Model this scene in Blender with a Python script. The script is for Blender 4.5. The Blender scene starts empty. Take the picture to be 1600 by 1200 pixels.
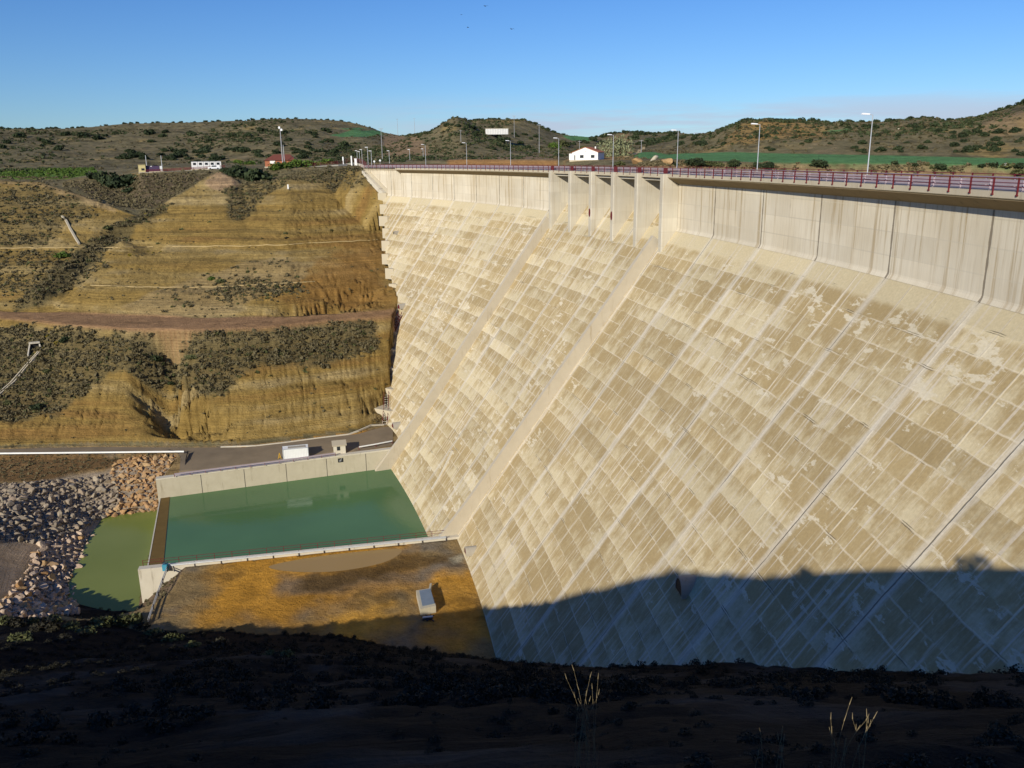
import bpy, bmesh, math, random
import numpy as np
from mathutils import Vector, Quaternion, Euler
S = bpy.context.scene
COL = S.collection
PI = math.pi
# ------------------------------------------------------------------ camera, sky, sun, exposure
F_PX, PITCH, ROLL, EYE = 1308.129, 0.264334, -0.0114803, 3.0267      # measured from the photograph (1600 px wide)
cd = bpy.data.cameras.new('camera'); cam = bpy.data.objects.new('camera', cd); COL.objects.link(cam)
cd.sensor_width = 36.0; cd.lens = 36.0 * F_PX / 1600.0
cd.clip_start = 0.1; cd.clip_end = 20000
cam.location = (0, 0, EYE)
cam.rotation_mode = 'QUATERNION'
cam.rotation_quaternion = Quaternion((1, 0, 0), PI / 2 - PITCH) @ Quaternion((0, 0, 1), ROLL)
S.camera = cam
SUN_EL, SUN_AZ = math.radians(23.0), math.radians(28.5)             # sun behind and to the left of the camera
TO_SUN = Vector((-math.sin(SUN_AZ) * math.cos(SUN_EL), -math.cos(SUN_AZ) * math.cos(SUN_EL), math.sin(SUN_EL)))
W = bpy.data.worlds.new('World'); S.world = W; W.use_nodes = True
wn = W.node_tree.nodes; wl = W.node_tree.links
bgn = wn['Background']
sky = wn.new('ShaderNodeTexSky'); sky.sky_type = 'NISHITA'; sky.sun_disc = False
sky.sun_elevation = SUN_EL; sky.sun_rotation = math.atan2(TO_SUN.x, TO_SUN.y)
sky.altitude = 600; sky.air_density = 1.0; sky.dust_density = 0.2; sky.ozone_density = 3.0
bgn.inputs['Strength'].default_value = 0.072
tint = wn.new('ShaderNodeMix'); tint.data_type = 'RGBA'; tint.blend_type = 'MULTIPLY'; tint.inputs[0].default_value = 1.0
tint.inputs[7].default_value = (0.66, 1.02, 1.55, 1)
_tc = wn.new('ShaderNodeTexCoord'); _sp = wn.new('ShaderNodeSeparateXYZ'); wl.new(_tc.outputs['Generated'], _sp.inputs[0])
_mr = wn.new('ShaderNodeMapRange'); wl.new(_sp.outputs[2], _mr.inputs[0]); _mr.inputs[1].default_value = 0.02; _mr.inputs[2].default_value = 0.30
_tm = wn.new('ShaderNodeMix'); _tm.data_type = 'RGBA'; wl.new(_mr.outputs[0], _tm.inputs[0]); _tm.inputs[6].default_value = (0.80, 1.10, 1.52, 1); _tm.inputs[7].default_value = (0.46, 0.93, 1.60, 1)
wl.new(_tm.outputs[2], tint.inputs[7])
wl.new(sky.outputs['Color'], tint.inputs[6])
# thin band of pale cloud low in the sky
tc = wn.new('ShaderNodeTexCoord'); sp_ = wn.new('ShaderNodeSeparateXYZ'); wl.new(tc.outputs['Generated'], sp_.inputs[0])
mp = wn.new('ShaderNodeMapping'); mp.inputs['Scale'].default_value = (2.2, 2.2, 26.0); wl.new(tc.outputs['Generated'], mp.inputs['Vector'])
cn = wn.new('ShaderNodeTexNoise'); cn.inputs['Scale'].default_value = 1.6; cn.inputs['Detail'].default_value = 6; cn.inputs['Roughness'].default_value = 0.6; wl.new(mp.outputs[0], cn.inputs['Vector'])
def mrange(src, a, b, c, d):
    n = wn.new('ShaderNodeMapRange'); n.interpolation_type = 'SMOOTHSTEP'; wl.new(src, n.inputs[0]); n.inputs[1].default_value = a; n.inputs[2].default_value = b; n.inputs[3].default_value = c; n.inputs[4].default_value = d; return n.outputs[0]
def mulw(a, b): n = wn.new('ShaderNodeMath'); n.operation = 'MULTIPLY'; wl.new(a, n.inputs[0]); wl.new(b, n.inputs[1]); return n.outputs[0]
cf = mulw(mulw(mrange(cn.outputs[0], 0.40, 0.62, 0.0, 0.75), mrange(sp_.outputs[2], 0.075, 0.035, 0.0, 1.0)), mrange(sp_.outputs[0], -0.35, 0.1, 0.0, 1.0))
cm = wn.new('ShaderNodeMix'); cm.data_type = 'RGBA'; wl.new(cf, cm.inputs[0]); wl.new(tint.outputs[2], cm.inputs[6]); cm.inputs[7].default_value = (7.0, 7.6, 9.6, 1)
wl.new(cm.outputs[2], bgn.inputs['Color'])
sd = bpy.data.lights.new('sun', 'SUN'); sun = bpy.data.objects.new('sun', sd); COL.objects.link(sun)
sd.energy = 5.0; sd.angle = math.radians(0.53); sd.color = (1.0, 0.92, 0.76)
sun.rotation_euler = (-TO_SUN).to_track_quat('-Z', 'Y').to_euler()
S.view_settings.view_transform = 'Standard'; S.view_settings.look = 'None'
S.view_settings.exposure = 0.0; S.view_settings.gamma = 1.0
S.cycles.max_bounces = 6; S.cycles.diffuse_bounces = 2

# ------------------------------------------------------------------ measured geometry of the dam (arc in plan)
AX, AY, R, OV, ZF, SL = -421.0494, 33.7024, 460.8197, 2.4018, -9.1896, 0.74207
RF = R + OV                      # radius of the vertical upper wall
J0, JS = 0.213523 * 460.8197 + 15.1875, 15.1875                       # contraction joints along the arc
PIERS = [113.4, 124.4, 135.4, 146.4, 157.4, 168.4]                    # arc position of the near side of each pier
cP, sP, cR, sR = math.cos(PITCH), math.sin(PITCH), math.cos(ROLL), math.sin(ROLL)

def ray(u, v):
    a, b = u - 800.0, v - 600.0
    x, y = (a * cR + b * sR) / F_PX, (-a * sR + b * cR) / F_PX
    return np.array([x, cP - y * sP, -sP - y * cP])
def at(u, v, z):
    r = ray(u, v); t = (z - EYE) / r[2]
    return np.array([r[0] * t, r[1] * t, z])
def atd(u, v, D):
    r = ray(u, v); t = D / math.hypot(r[0], r[1])
    return np.array([r[0] * t, r[1] * t, EYE + r[2] * t])
def pol(s, r, z):                # arc metres, radius, height -> xyz
    p = s / R
    return (AX + r * math.cos(p), AY + r * math.sin(p), z)
def rface(z): return np.where(np.asarray(z) > ZF, RF, RF - SL * (ZF - np.asarray(z)))
SC_Z = [-75, -61.5, -50.6, -37.8, -27.3, -11.0, -8.0, 0.0]            # where the dam face meets the left hillside
SC_S = [170, 188.5, 213.4, 232.2, 258.1, 283.9, 288, 300]
def s_contact(z): return np.interp(z, SC_Z, SC_S)

# ------------------------------------------------------------------ mesh helpers
def mesh_np(name, V, Q=None, T=None, mat=None, parent=None, smooth=False, uv=None, col=None, loc=None):
    V = np.asarray(V, np.float32).reshape(-1, 3)
    parts, sizes = [], []
    if Q is not None and len(Q): Q = np.asarray(Q, np.int32).reshape(-1, 4); parts.append(Q.ravel()); sizes.append(np.full(len(Q), 4, np.int32))
    if T is not None and len(T): T = np.asarray(T, np.int32).reshape(-1, 3); parts.append(T.ravel()); sizes.append(np.full(len(T), 3, np.int32))
    li = np.concatenate(parts); sz = np.concatenate(sizes)
    me = bpy.data.meshes.new(name)
    me.vertices.add(len(V)); me.vertices.foreach_set('co', V.ravel())
    me.loops.add(len(li)); me.loops.foreach_set('vertex_index', li)
    me.polygons.add(len(sz)); st = np.concatenate([[0], np.cumsum(sz)[:-1]]).astype(np.int32)
    me.polygons.foreach_set('loop_start', st); me.polygons.foreach_set('loop_total', sz)
    me.polygons.foreach_set('use_smooth', np.full(len(sz), smooth))
    if uv is not None:
        l = me.uv_layers.new(name='UVMap'); l.data.foreach_set('uv', np.asarray(uv, np.float32)[li].ravel())
    if col is not None:
        a = me.color_attributes.new('Col', 'FLOAT_COLOR', 'POINT')
        c = np.ones((len(V), 4), np.float32); c[:, :3] = col; a.data.foreach_set('color', c.ravel())
    me.update(calc_edges=True); me.validate()
    o = bpy.data.objects.new(name, me); COL.objects.link(o)
    if mat is not None: me.materials.append(mat)
    if parent is not None: o.parent = parent
    if loc is not None: o.location = loc
    return o

class MB:
    """collects shapes into one mesh"""
    def __init__(s): s.V = []; s.Q = []; s.T = []; s.n = 0
    def add(s, V, Q=(), T=()):
        V = [tuple(map(float, v)) for v in V]
        s.V += V; s.Q += [tuple(i + s.n for i in q) for q in Q]; s.T += [tuple(i + s.n for i in t) for t in T]; s.n += len(V); return s
    def box(s, c, d, rz=0.0):
        cx, cy, cz = c; hx, hy, hz = d[0] / 2, d[1] / 2, d[2] / 2; k, m = math.cos(rz), math.sin(rz)
        P = [(x, y, z) for z in (-hz, hz) for x, y in ((-hx, -hy), (hx, -hy), (hx, hy), (-hx, hy))]
        return s.hexa([(cx + x * k - y * m, cy + x * m + y * k, cz + z) for x, y, z in P])
    def hexa(s, P): return s.add(P, [(3, 2, 1, 0), (4, 5, 6, 7), (0, 1, 5, 4), (1, 2, 6, 5), (2, 3, 7, 6), (3, 0, 4, 7)])
    def bar(s, a, b, w, h=None):
        h = w if h is None else h
        a, b = Vector(a), Vector(b); d = (b - a).normalized(); up = Vector((0, 0, 1)) if abs(d.z) < 0.95 else Vector((1, 0, 0))
        x = d.cross(up).normalized() * w / 2; y = x.cross(d).normalized() * h / 2
        return s.hexa([a - x - y, a + x - y, b + x - y, b - x - y, a - x + y, a + x + y, b + x + y, b - x + y])
    def tube(s, a, b, r0, r1=None, n=8):
        r1 = r0 if r1 is None else r1
        a, b = Vector(a), Vector(b); d = (b - a).normalized(); up = Vector((0, 0, 1)) if abs(d.z) < 0.95 else Vector((1, 0, 0))
        x = d.cross(up).normalized(); y = x.cross(d)
        V = []
        for p, r in ((a, r0), (b, r1)):
            for i in range(n): t = 2 * PI * i / n; V.append(p + x * math.cos(t) * r + y * math.sin(t) * r)
        V += [a, b]
        return s.add(V, [(i, (i + 1) % n, n + (i + 1) % n, n + i) for i in range(n)],
                     [((i + 1) % n, i, 2 * n) for i in range(n)] + [(n + i, n + (i + 1) % n, 2 * n + 1) for i in range(n)])
    def prism(s, poly, z0, z1):
        n = len(poly); V = [(x, y, z0) for x, y in poly] + [(x, y, z1) for x, y in poly] 
        cx = sum(p[0] for p in poly) / n; cy = sum(p[1] for p in poly) / n; V += [(cx, cy, z0), (cx, cy, z1)]
        return s.add(V, [(i, (i + 1) % n, n + (i + 1) % n, n + i) for i in range(n)],
                     [((i + 1) % n, i, 2 * n) for i in range(n)] + [(n + i, n + (i + 1) % n, 2 * n + 1) for i in range(n)])
    def sweep(s, prof, path):
        """prof: closed list of (a,b) ; path: list of functions (a,b)->xyz"""
        m = len(prof); V = []
        for f in path: V += [f(a, b) for a, b in prof]
        Q = [(k * m + i, k * m + (i + 1) % m, (k + 1) * m + (i + 1) % m, (k + 1) * m + i) for k in range(len(path) - 1) for i in range(m)]
        s.add(V, Q)
        for k in (0, len(path) - 1):
            c = np.mean(np.array([f0 for f0 in V[k * m:(k + 1) * m]], float), axis=0)
            s.add(V[k * m:(k + 1) * m] + [tuple(c)], [], [((i + 1) % m, i, m) if k == 0 else (i, (i + 1) % m, m) for i in range(m)])
        return s
    def build(s, name, mat, parent=None, smooth=False, loc=None, uv=None): return mesh_np(name, s.V, s.Q, s.T, mat, parent, smooth, uv=uv, loc=loc)

def tag(o, label, cat, group=None, kind=None):
    o['label'] = label; o['category'] = cat
    if group: o['group'] = group
    if kind: o['kind'] = kind
    return o
def struct(o): o['kind'] = 'structure'; return o
def stuff(o): o['kind'] = 'stuff'; return o
def thing(name, label, cat, loc=(0, 0, 0), rz=0.0, group=None):
    o = bpy.data.objects.new(name, None); COL.objects.link(o); o.location = loc; o.rotation_euler = (0, 0, rz); o.empty_display_size = 0.2
    return tag(o, label, cat, group)
def dup(root, loc, rz=0.0, sc=None, label=None):
    kids = [k for k in root.children]
    r = root.copy(); COL.objects.link(r); r.location = loc; r.rotation_euler = (0, 0, rz)
    if sc is not None: r.scale = sc if hasattr(sc, '__len__') else (sc, sc, sc)
    if label: r['label'] = label
    for ch in kids:
        c = ch.copy(); COL.objects.link(c); c.parent = r
        for g in ch.children: d = g.copy(); COL.objects.link(d); d.parent = c
    return r

# ------------------------------------------------------------------ numpy noise
def _h(ix, iy, seed):
    n = (ix.astype(np.int64) * 374761393 + iy.astype(np.int64) * 668265263 + seed * 982451653) & 0xFFFFFFFF
    n = ((n ^ (n >> 13)) * 1274126177) & 0xFFFFFFFF
    n = ((n ^ (n >> 16)) * 2246822519) & 0xFFFFFFFF
    return ((n ^ (n >> 15)) & 0xFFFF) / 65535.0
def vnoise(x, y, seed=0):
    xi, yi = np.floor(x), np.floor(y); fx, fy = x - xi, y - yi
    fx = fx * fx * (3 - 2 * fx); fy = fy * fy * (3 - 2 * fy)
    a = _h(xi, yi, seed); b = _h(xi + 1, yi, seed); c = _h(xi, yi + 1, seed); d = _h(xi + 1, yi + 1, seed)
    return (a + (b - a) * fx) * (1 - fy) + (c + (d - c) * fx) * fy
def fbm(x, y, o=4, seed=0):
    t = np.zeros(np.broadcast(x, y).shape); w = 0.5
    for k in range(o): t += w * (vnoise(x * 2 ** k + 17.3 * k, y * 2 ** k - 9.1 * k, seed + k) - 0.5); w *= 0.5
    return t * 2            # about -1..1
def sstep(a, b, x): t = np.clip((x - a) / (b - a), 0, 1); return t * t * (3 - 2 * t)
def inpoly(P, x, y):
    P = np.asarray(P, float)[:, :2]; c = np.zeros(x.shape, bool); n = len(P)
    for i in range(n):
        x0, y0 = P[i]; x1, y1 = P[(i + 1) % n]
        k = ((y0 > y) != (y1 > y)) & (x < (x1 - x0) * (y - y0) / (y1 - y0 + 1e-12) + x0); c ^= k
    return c
def pdist(P, x, y, closed=True):
    P = np.asarray(P, float)[:, :2]; d = np.full(x.shape, 1e9); n = len(P)
    for i in range(n if closed else n - 1):
        a, b = P[i], P[(i + 1) % n]; e = b - a; t = np.clip(((x - a[0]) * e[0] + (y - a[1]) * e[1]) / (e @ e + 1e-12), 0, 1)
        d = np.minimum(d, np.hypot(x - a[0] - t * e[0], y - a[1] - t * e[1]))
    return d
# ------------------------------------------------------------------ materials
class NT:
    def __init__(s, name):
        s.m = bpy.data.materials.new(name); s.m.use_nodes = True; s.t = s.m.node_tree; s.b = s.t.nodes['Principled BSDF']
        s.b.inputs['Roughness'].default_value = 0.85; s.b.inputs['Specular IOR Level'].default_value = 0.25
    def put(s, sock, v):
        if isinstance(v, bpy.types.NodeSocket): s.t.links.new(v, sock)
        elif hasattr(v, '__len__') and sock.type == 'RGBA': sock.default_value = (*v[:3], 1)
        else: sock.default_value = v
    def n(s, typ, out=0, ins=(), **kw):
        d = s.t.nodes.new(typ)
        for k, v in kw.items(): setattr(d, k, v)
        for k, v in (ins.items() if isinstance(ins, dict) else enumerate(ins)): s.put(d.inputs[k], v)
        return d.outputs[out]
    def ma(s, op, a, b=0.0, c=0.0, clamp=False): return s.n('ShaderNodeMath', 0, [a, b, c], operation=op, use_clamp=clamp)
    def sub(s, a, b): return s.ma('SUBTRACT', a, b)
    def mul(s, a, b): return s.ma('MULTIPLY', a, b)
    def add(s, a, b): return s.ma('ADD', a, b)
    def sm(s, lo, hi, x): return s.n('ShaderNodeMapRange', 0, {0: x, 1: lo, 2: hi, 3: 0.0, 4: 1.0}, interpolation_type='SMOOTHSTEP')
    def mr(s, x, lo, hi, a, b): return s.n('ShaderNodeMapRange', 0, {0: x, 1: lo, 2: hi, 3: a, 4: b})
    def mix(s, f, a, b, mode='MIX'):
        d = s.t.nodes.new('ShaderNodeMix'); d.data_type = 'RGBA'; d.blend_type = mode
        s.put(d.inputs[0], f); s.put(d.inputs[6], a); s.put(d.inputs[7], b); return d.outputs[2]
    def xyz(s, x, y, z=0.0): return s.n('ShaderNodeCombineXYZ', 0, [x, y, z])
    def sep(s, v):
        d = s.t.nodes.new('ShaderNodeSeparateXYZ'); s.t.links.new(v, d.inputs[0]); return d.outputs
    def noise(s, vec, scale=1.0, detail=4.0, rough=0.55, dist=0.0): return s.n('ShaderNodeTexNoise', 0, {'Vector': vec, 'Scale': scale, 'Detail': detail, 'Roughness': rough, 'Distortion': dist})
    def white(s, vec): return s.n('ShaderNodeTexWhiteNoise', 0, {'Vector': vec}, noise_dimensions='3D')
    def obj(s): return s.n('ShaderNodeTexCoord', 3)
    def pos(s): return s.n('ShaderNodeNewGeometry', 0)
    def uv(s): return s.n('ShaderNodeUVMap', 0)
    def bump(s, h, dist=0.1, strength=1.0): s.t.links.new(s.n('ShaderNodeBump', 0, {'Height': h, 'Distance': dist, 'Strength': strength}), s.b.inputs['Normal'])
    def base(s, c): s.put(s.b.inputs['Base Color'], c); return s
    def rough(s, r): s.put(s.b.inputs['Roughness'], r); return s
M = {}
def simple(key, c, rough=0.7, var=0.15, scale=2.0, metal=0.0, spec=0.3):
    t = NT(key); t.rough(rough); t.b.inputs['Metallic'].default_value = metal; t.b.inputs['Specular IOR Level'].default_value = spec
    f = t.noise(t.pos(), scale, 5, 0.6)
    t.base(t.mix(f, tuple(x * (1 - var * 1.6) for x in c), tuple(min(1, x * (1 + var * 1.6)) for x in c)))
    M[key] = t.m; return t
simple('maroon_paint', (0.13, 0.016, 0.020), 0.5, 0.25, 1.0)
simple('rail_grey', (0.36, 0.30, 0.34), 0.5, 0.1, 1.0, 0.0)
simple('galvanised', (0.52, 0.54, 0.56), 0.45, 0.12, 2.0, 0.3)
simple('white_paint', (0.78, 0.79, 0.78), 0.55, 0.06, 1.0)
simple('white_render', (0.80, 0.79, 0.76), 0.8, 0.05, 0.5)
simple('lamp_white', (0.85, 0.85, 0.85), 0.4, 0.03)
simple('roof_tile', (0.42, 0.15, 0.07), 0.85, 0.25, 1.5)
simple('roof_dark_red', (0.16, 0.05, 0.035), 0.85, 0.2, 1.0)
simple('brick_red', (0.38, 0.14, 0.07), 0.85, 0.2, 1.0)
simple('glass_dark', (0.03, 0.035, 0.04), 0.15, 0.1, 1.0, 0.0, 0.5)
simple('cream_paint', (0.62, 0.52, 0.25), 0.7, 0.08)
simple('yellow_paint', (0.65, 0.38, 0.03), 0.5, 0.1)
simple('blue_paint', (0.05, 0.09, 0.30), 0.5, 0.1)
simple('teal_paint', (0.05, 0.25, 0.36), 0.5, 0.15)
simple('black_rubber', (0.015, 0.015, 0.016), 0.6, 0.2)
simple('dark_steel', (0.05, 0.045, 0.05), 0.5, 0.2)
simple('purple_grey', (0.09, 0.06, 0.12), 0.6, 0.2)
simple('tank_white', (0.62, 0.62, 0.60), 0.7, 0.12, 0.5)
simple('bark', (0.09, 0.065, 0.045), 0.9, 0.3, 4.0)
simple('asphalt_old', (0.165, 0.140, 0.100), 0.9, 0.25, 0.15)
simple('pole_grey', (0.34, 0.34, 0.35), 0.6, 0.1)
simple('path_soil', (0.42, 0.32, 0.16), 0.9, 0.15, 1.0)
simple('dry_straw', (0.24, 0.19, 0.105), 0.8, 0.2, 5.0)
simple('tank_lid', (0.30, 0.36, 0.42), 0.35, 0.12, 0.8, 0.4)
simple('bird_dark', (0.02, 0.02, 0.022), 0.7, 0.1)

def foliage(key, c1, c2):
    t = NT(key); t.rough(0.75)
    ri = t.n('ShaderNodeObjectInfo', 5)
    f = t.noise(t.pos(), 0.9, 3, 0.6)
    r2 = t.white(t.n('ShaderNodeVectorMath', 0, [t.pos(), (0.35, 0.35, 0.35)], operation='SNAP'))
    ff = t.ma('ADD', t.mul(f, 0.6), t.mul(r2, 0.45)); ff = t.add(ff, t.mul(t.sub(ri, 0.5), 0.35))
    t.base(t.mix(t.ma('ADD', ff, -0.05, clamp=True), c1, c2)); M[key] = t.m
foliage('oak_leaf', (0.012, 0.022, 0.009), (0.055, 0.075, 0.028))
foliage('green_leaf', (0.04, 0.075, 0.010), (0.13, 0.20, 0.030))
foliage('grey_leaf', (0.13, 0.15, 0.075), (0.27, 0.28, 0.15))
foliage('scrub_leaf', (0.062, 0.053, 0.026), (0.185, 0.152, 0.078))
foliage('scrub_green', (0.045, 0.055, 0.018), (0.140, 0.145, 0.055))
foliage('broom_yellow', (0.10, 0.085, 0.012), (0.36, 0.27, 0.02))
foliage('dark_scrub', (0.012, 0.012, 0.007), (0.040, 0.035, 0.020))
foliage('hill_leaf', (0.022, 0.034, 0.012), (0.070, 0.085, 0.032))
simple('crest_asphalt', (0.26, 0.215, 0.225), 0.9, 0.15, 0.3)
simple('service_asphalt', (0.215, 0.165, 0.105), 0.9, 0.25, 0.2)
simple('lid_blue', (0.20, 0.25, 0.30), 0.35, 0.15, 0.8, 0.2)

# terrain: painted ground colours times fine noise
t = NT('ground_soil'); t.rough(0.95); t.b.inputs['Specular IOR Level'].default_value = 0.1
a = t.n('ShaderNodeAttribute', 0, attribute_name='Col')
p = t.pos()
n1 = t.noise(p, 0.35, 8, 0.65); n2 = t.noise(p, 2.2, 6, 0.7)
k = t.mul(t.mr(n1, 0.25, 0.75, 0.70, 1.30), t.mr(n2, 0.25, 0.75, 0.78, 1.22))
q = t.sep(p); st_ = t.noise(t.xyz(t.mul(q[0], 0.02), t.mul(q[1], 0.02), t.mul(q[2], 1.5)), 1.0, 4, 0.65, 0.2)
st2_ = t.noise(t.xyz(t.mul(q[0], 0.05), t.mul(q[1], 0.05), t.mul(q[2], 3.6)), 1.0, 3, 0.6, 0.3)
st3_ = t.noise(t.xyz(t.mul(q[0], 0.10), t.mul(q[1], 0.10), t.mul(q[2], 8.0)), 1.0, 3, 0.7, 0.4)
k = t.mul(k, t.mul(t.mr(st_, 0.30, 0.70, 0.84, 1.16), t.mul(t.mr(st2_, 0.3, 0.7, 0.84, 1.12), t.sub(1.0, t.mul(t.sm(0.58, 0.66, st3_), 0.30)))))
n3 = t.noise(p, 0.9, 7, 0.75); sp = t.sm(0.60, 0.70, n3); k = t.mul(k, t.sub(1.0, t.mul(sp, 0.38)))
t.base(t.mix(1.0, a, t.xyz(k, k, k), 'MULTIPLY'))
t.bump(t.add(t.add(t.mul(n1, 1.2), t.mul(n2, 0.6)), t.add(t.mul(st2_, 0.8), t.mul(n3, 0.7))), 0.5, 1.0)
M['ground'] = t.m

# big stained sloping face: u = metres along the arc, v = metres down the slope
def face_mat():
    t = NT('stained_concrete_face'); t.rough(0.9); t.b.inputs['Specular IOR Level'].default_value = 0.15
    uv = t.sep(t.uv()); u, v = uv[0], uv[1]
    wob = t.mul(t.sub(t.noise(t.xyz(u, v), 0.5, 4), 0.5), 0.25)
    u2 = t.add(u, wob); v2 = t.add(v, t.mul(t.sub(t.noise(t.xyz(v, u), 0.35, 4), 0.5), 0.35))
    rowf = t.ma('DIVIDE', t.add(v2, -0.22), 2.36); row = t.ma('FLOOR', rowf); rfr = t.sub(rowf, row)
    jf = t.ma('DIVIDE', t.sub(u2, J0 - 20 * JS), JS); jc = t.ma('FLOOR', jf)
    cf = t.mul(jf, 3.0); cc = t.ma('FLOOR', cf)
    def ldist(f, per): return t.mul(t.ma('PINGPONG', f, 0.5), per)   # metres to the nearest line
    dj, dc, dr = ldist(jf, JS), ldist(cf, JS / 3), ldist(rowf, 2.36)
    cell = t.white(t.xyz(cc, row, 1.0)); cell2 = t.white(t.xyz(jc, row, 7.0)); 
    big = t.noise(t.xyz(u, v), 0.030, 3, 0.5)
    mid = t.noise(t.xyz(t.mul(u, 1.0), t.mul(v, 1.0)), 0.28, 6, 0.62)
    streak = t.noise(t.xyz(t.mul(u, 1.6), t.mul(v, 0.045)), 1.0, 5, 0.65)
    streakf = t.noise(t.xyz(t.mul(u, 4.5), t.mul(v, 0.30)), 1.0, 5, 0.7)
    # brown stain inside each panel
    st = t.add(t.mul(cell, 0.28), t.mul(cell2, 0.36)); long_ = t.noise(t.xyz(t.mul(u, 0.55), t.mul(v, 0.02), 31.0), 1.0, 5, 0.65); st = t.add(st, t.sub(0.62, t.mul(long_, 0.85))); st = t.add(st, t.mul(t.sub(mid, 0.5), 1.1))
    st = t.add(st, t.mul(t.sub(streakf, 0.5), 0.60)); st = t.add(st, t.mul(t.sub(0.55, rfr), 0.30)); st = t.add(st, t.mul(t.sub(big, 0.5), 1.0))
    # the far half of the face is paler
    st = t.sub(st, t.mr(u, 60, 300, -0.02, 0.14)); mot = t.noise(t.xyz(t.mul(u, 1.0), t.mul(v, 0.7), 12.0), 0.75, 5, 0.65); st = t.add(st, t.mul(t.sub(mot, 0.5), 1.0))
    brown = t.sm(0.10, 0.72, st)
    wash = t.sm(0.54, 0.63, streak)                        # lime streaks running down
    brown = t.mul(brown, t.sub(1.0, t.mul(wash, 0.8)))
    flake = t.sm(0.605, 0.65, t.add(t.noise(t.xyz(t.mul(u, 0.75), t.mul(v, 1.9), 3.0), 0.42, 8, 0.64), t.mul(t.sub(t.noise(t.xyz(u, v, 9.0), 0.05, 2), 0.5), 0.35)))
    brown = t.mul(brown, t.sub(1.0, t.mul(flake, 0.85)))
    top = t.sm(2.6, 3.4, t.add(v, t.mul(t.sub(mid, 0.5), 1.4)))         # clean band right under the vertical wall
    brown = t.mul(brown, t.add(0.10, t.mul(top, 0.90)))
    c = t.mix(t.noise(t.xyz(u, v), 0.12, 5), (0.54, 0.452, 0.278), (0.62, 0.540, 0.365))
    c = t.mix(wash, c, (0.60, 0.53, 0.42))
    bc = t.mix(t.noise(t.xyz(u, v, 5.0), 0.2, 5), (0.270, 0.183, 0.070), (0.42, 0.312, 0.148))
    c = t.mix(t.mul(brown, 0.80), c, bc)
    c = t.mix(t.mul(flake, t.mul(top, 0.7)), c, (0.63, 0.565, 0.43))
    # pale ridges at panel edges, dark seams at some of them
    gate = t.noise(t.xyz(t.mul(u, 0.3), t.mul(v, 0.3), 2.0), 1.0, 3)
    ln = t.ma('MAXIMUM', t.mul(t.sm(0.16, 0.05, dc), t.sm(0.36, 0.54, t.noise(t.xyz(t.mul(u, 0.5), t.mul(v, 0.10), 43.0), 1.0, 4, 0.65))), t.mul(t.sm(0.12, 0.04, dr), t.mul(t.sm(0.40, 0.58, t.noise(t.xyz(t.mul(u, 0.22), t.mul(v, 0.4), 41.0), 1.0, 4, 0.65)), 0.8)))
    band = t.sm(0.95, 0.2, t.add(dj, t.mul(t.sub(streakf, 0.5), 0.9)))
    c = t.mix(t.mul(ln, t.add(0.15, t.mul(top, 0.65))), c, (0.67, 0.59, 0.44))
    c = t.mix(t.mul(band, 0.62), c, (0.63, 0.575, 0.475))
    seam = t.mul(t.sm(0.085, 0.03, t.add(dj, -0.02)), t.sm(0.45, 0.60, t.noise(t.xyz(t.mul(u, 0.15), t.mul(v, 0.10), 4.0), 1.0, 3)))
    seam2 = t.mul(t.sm(0.06, 0.02, t.ma('ABSOLUTE', t.sub(dr, 0.09))), t.sm(0.56, 0.66, t.noise(t.xyz(t.mul(u, 0.2), t.mul(v, 0.5), 6.0), 1.0, 4)))
    c = t.mix(t.mul(t.ma('MAXIMUM', seam, seam2), 0.75), c, (0.10, 0.085, 0.06))
    run = t.mul(t.sm(0.0, 0.55, t.sub(0.62, rfr)), t.sm(0.52, 0.64, t.noise(t.xyz(t.mul(u, 1.9), t.mul(v, 0.25), 15.0), 1.0, 5, 0.7)))
    c = t.mix(t.mul(t.mul(run, top), 0.55), c, (0.62, 0.56, 0.44))
    pan = t.mr(t.white(t.xyz(jc, row, 21.0)), 0, 1, 0.90, 1.08); c = t.mix(1.0, c, t.xyz(pan, pan, pan), 'MULTIPLY')
    fine = t.noise(t.xyz(u, v), 3.0, 6, 0.7)
    fk = t.mr(fine, 0.25, 0.75, 0.86, 1.14)
    c = t.mix(1.0, c, t.xyz(fk, fk, fk), 'MULTIPLY')
    t.base(c)
    t.bump(t.sub(t.add(t.mul(ln, 0.5), t.mul(fine, 0.3)), t.mul(seam, 1.5)), 0.08, 0.5)
    return t.m
M['face'] = face_mat()

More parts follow.
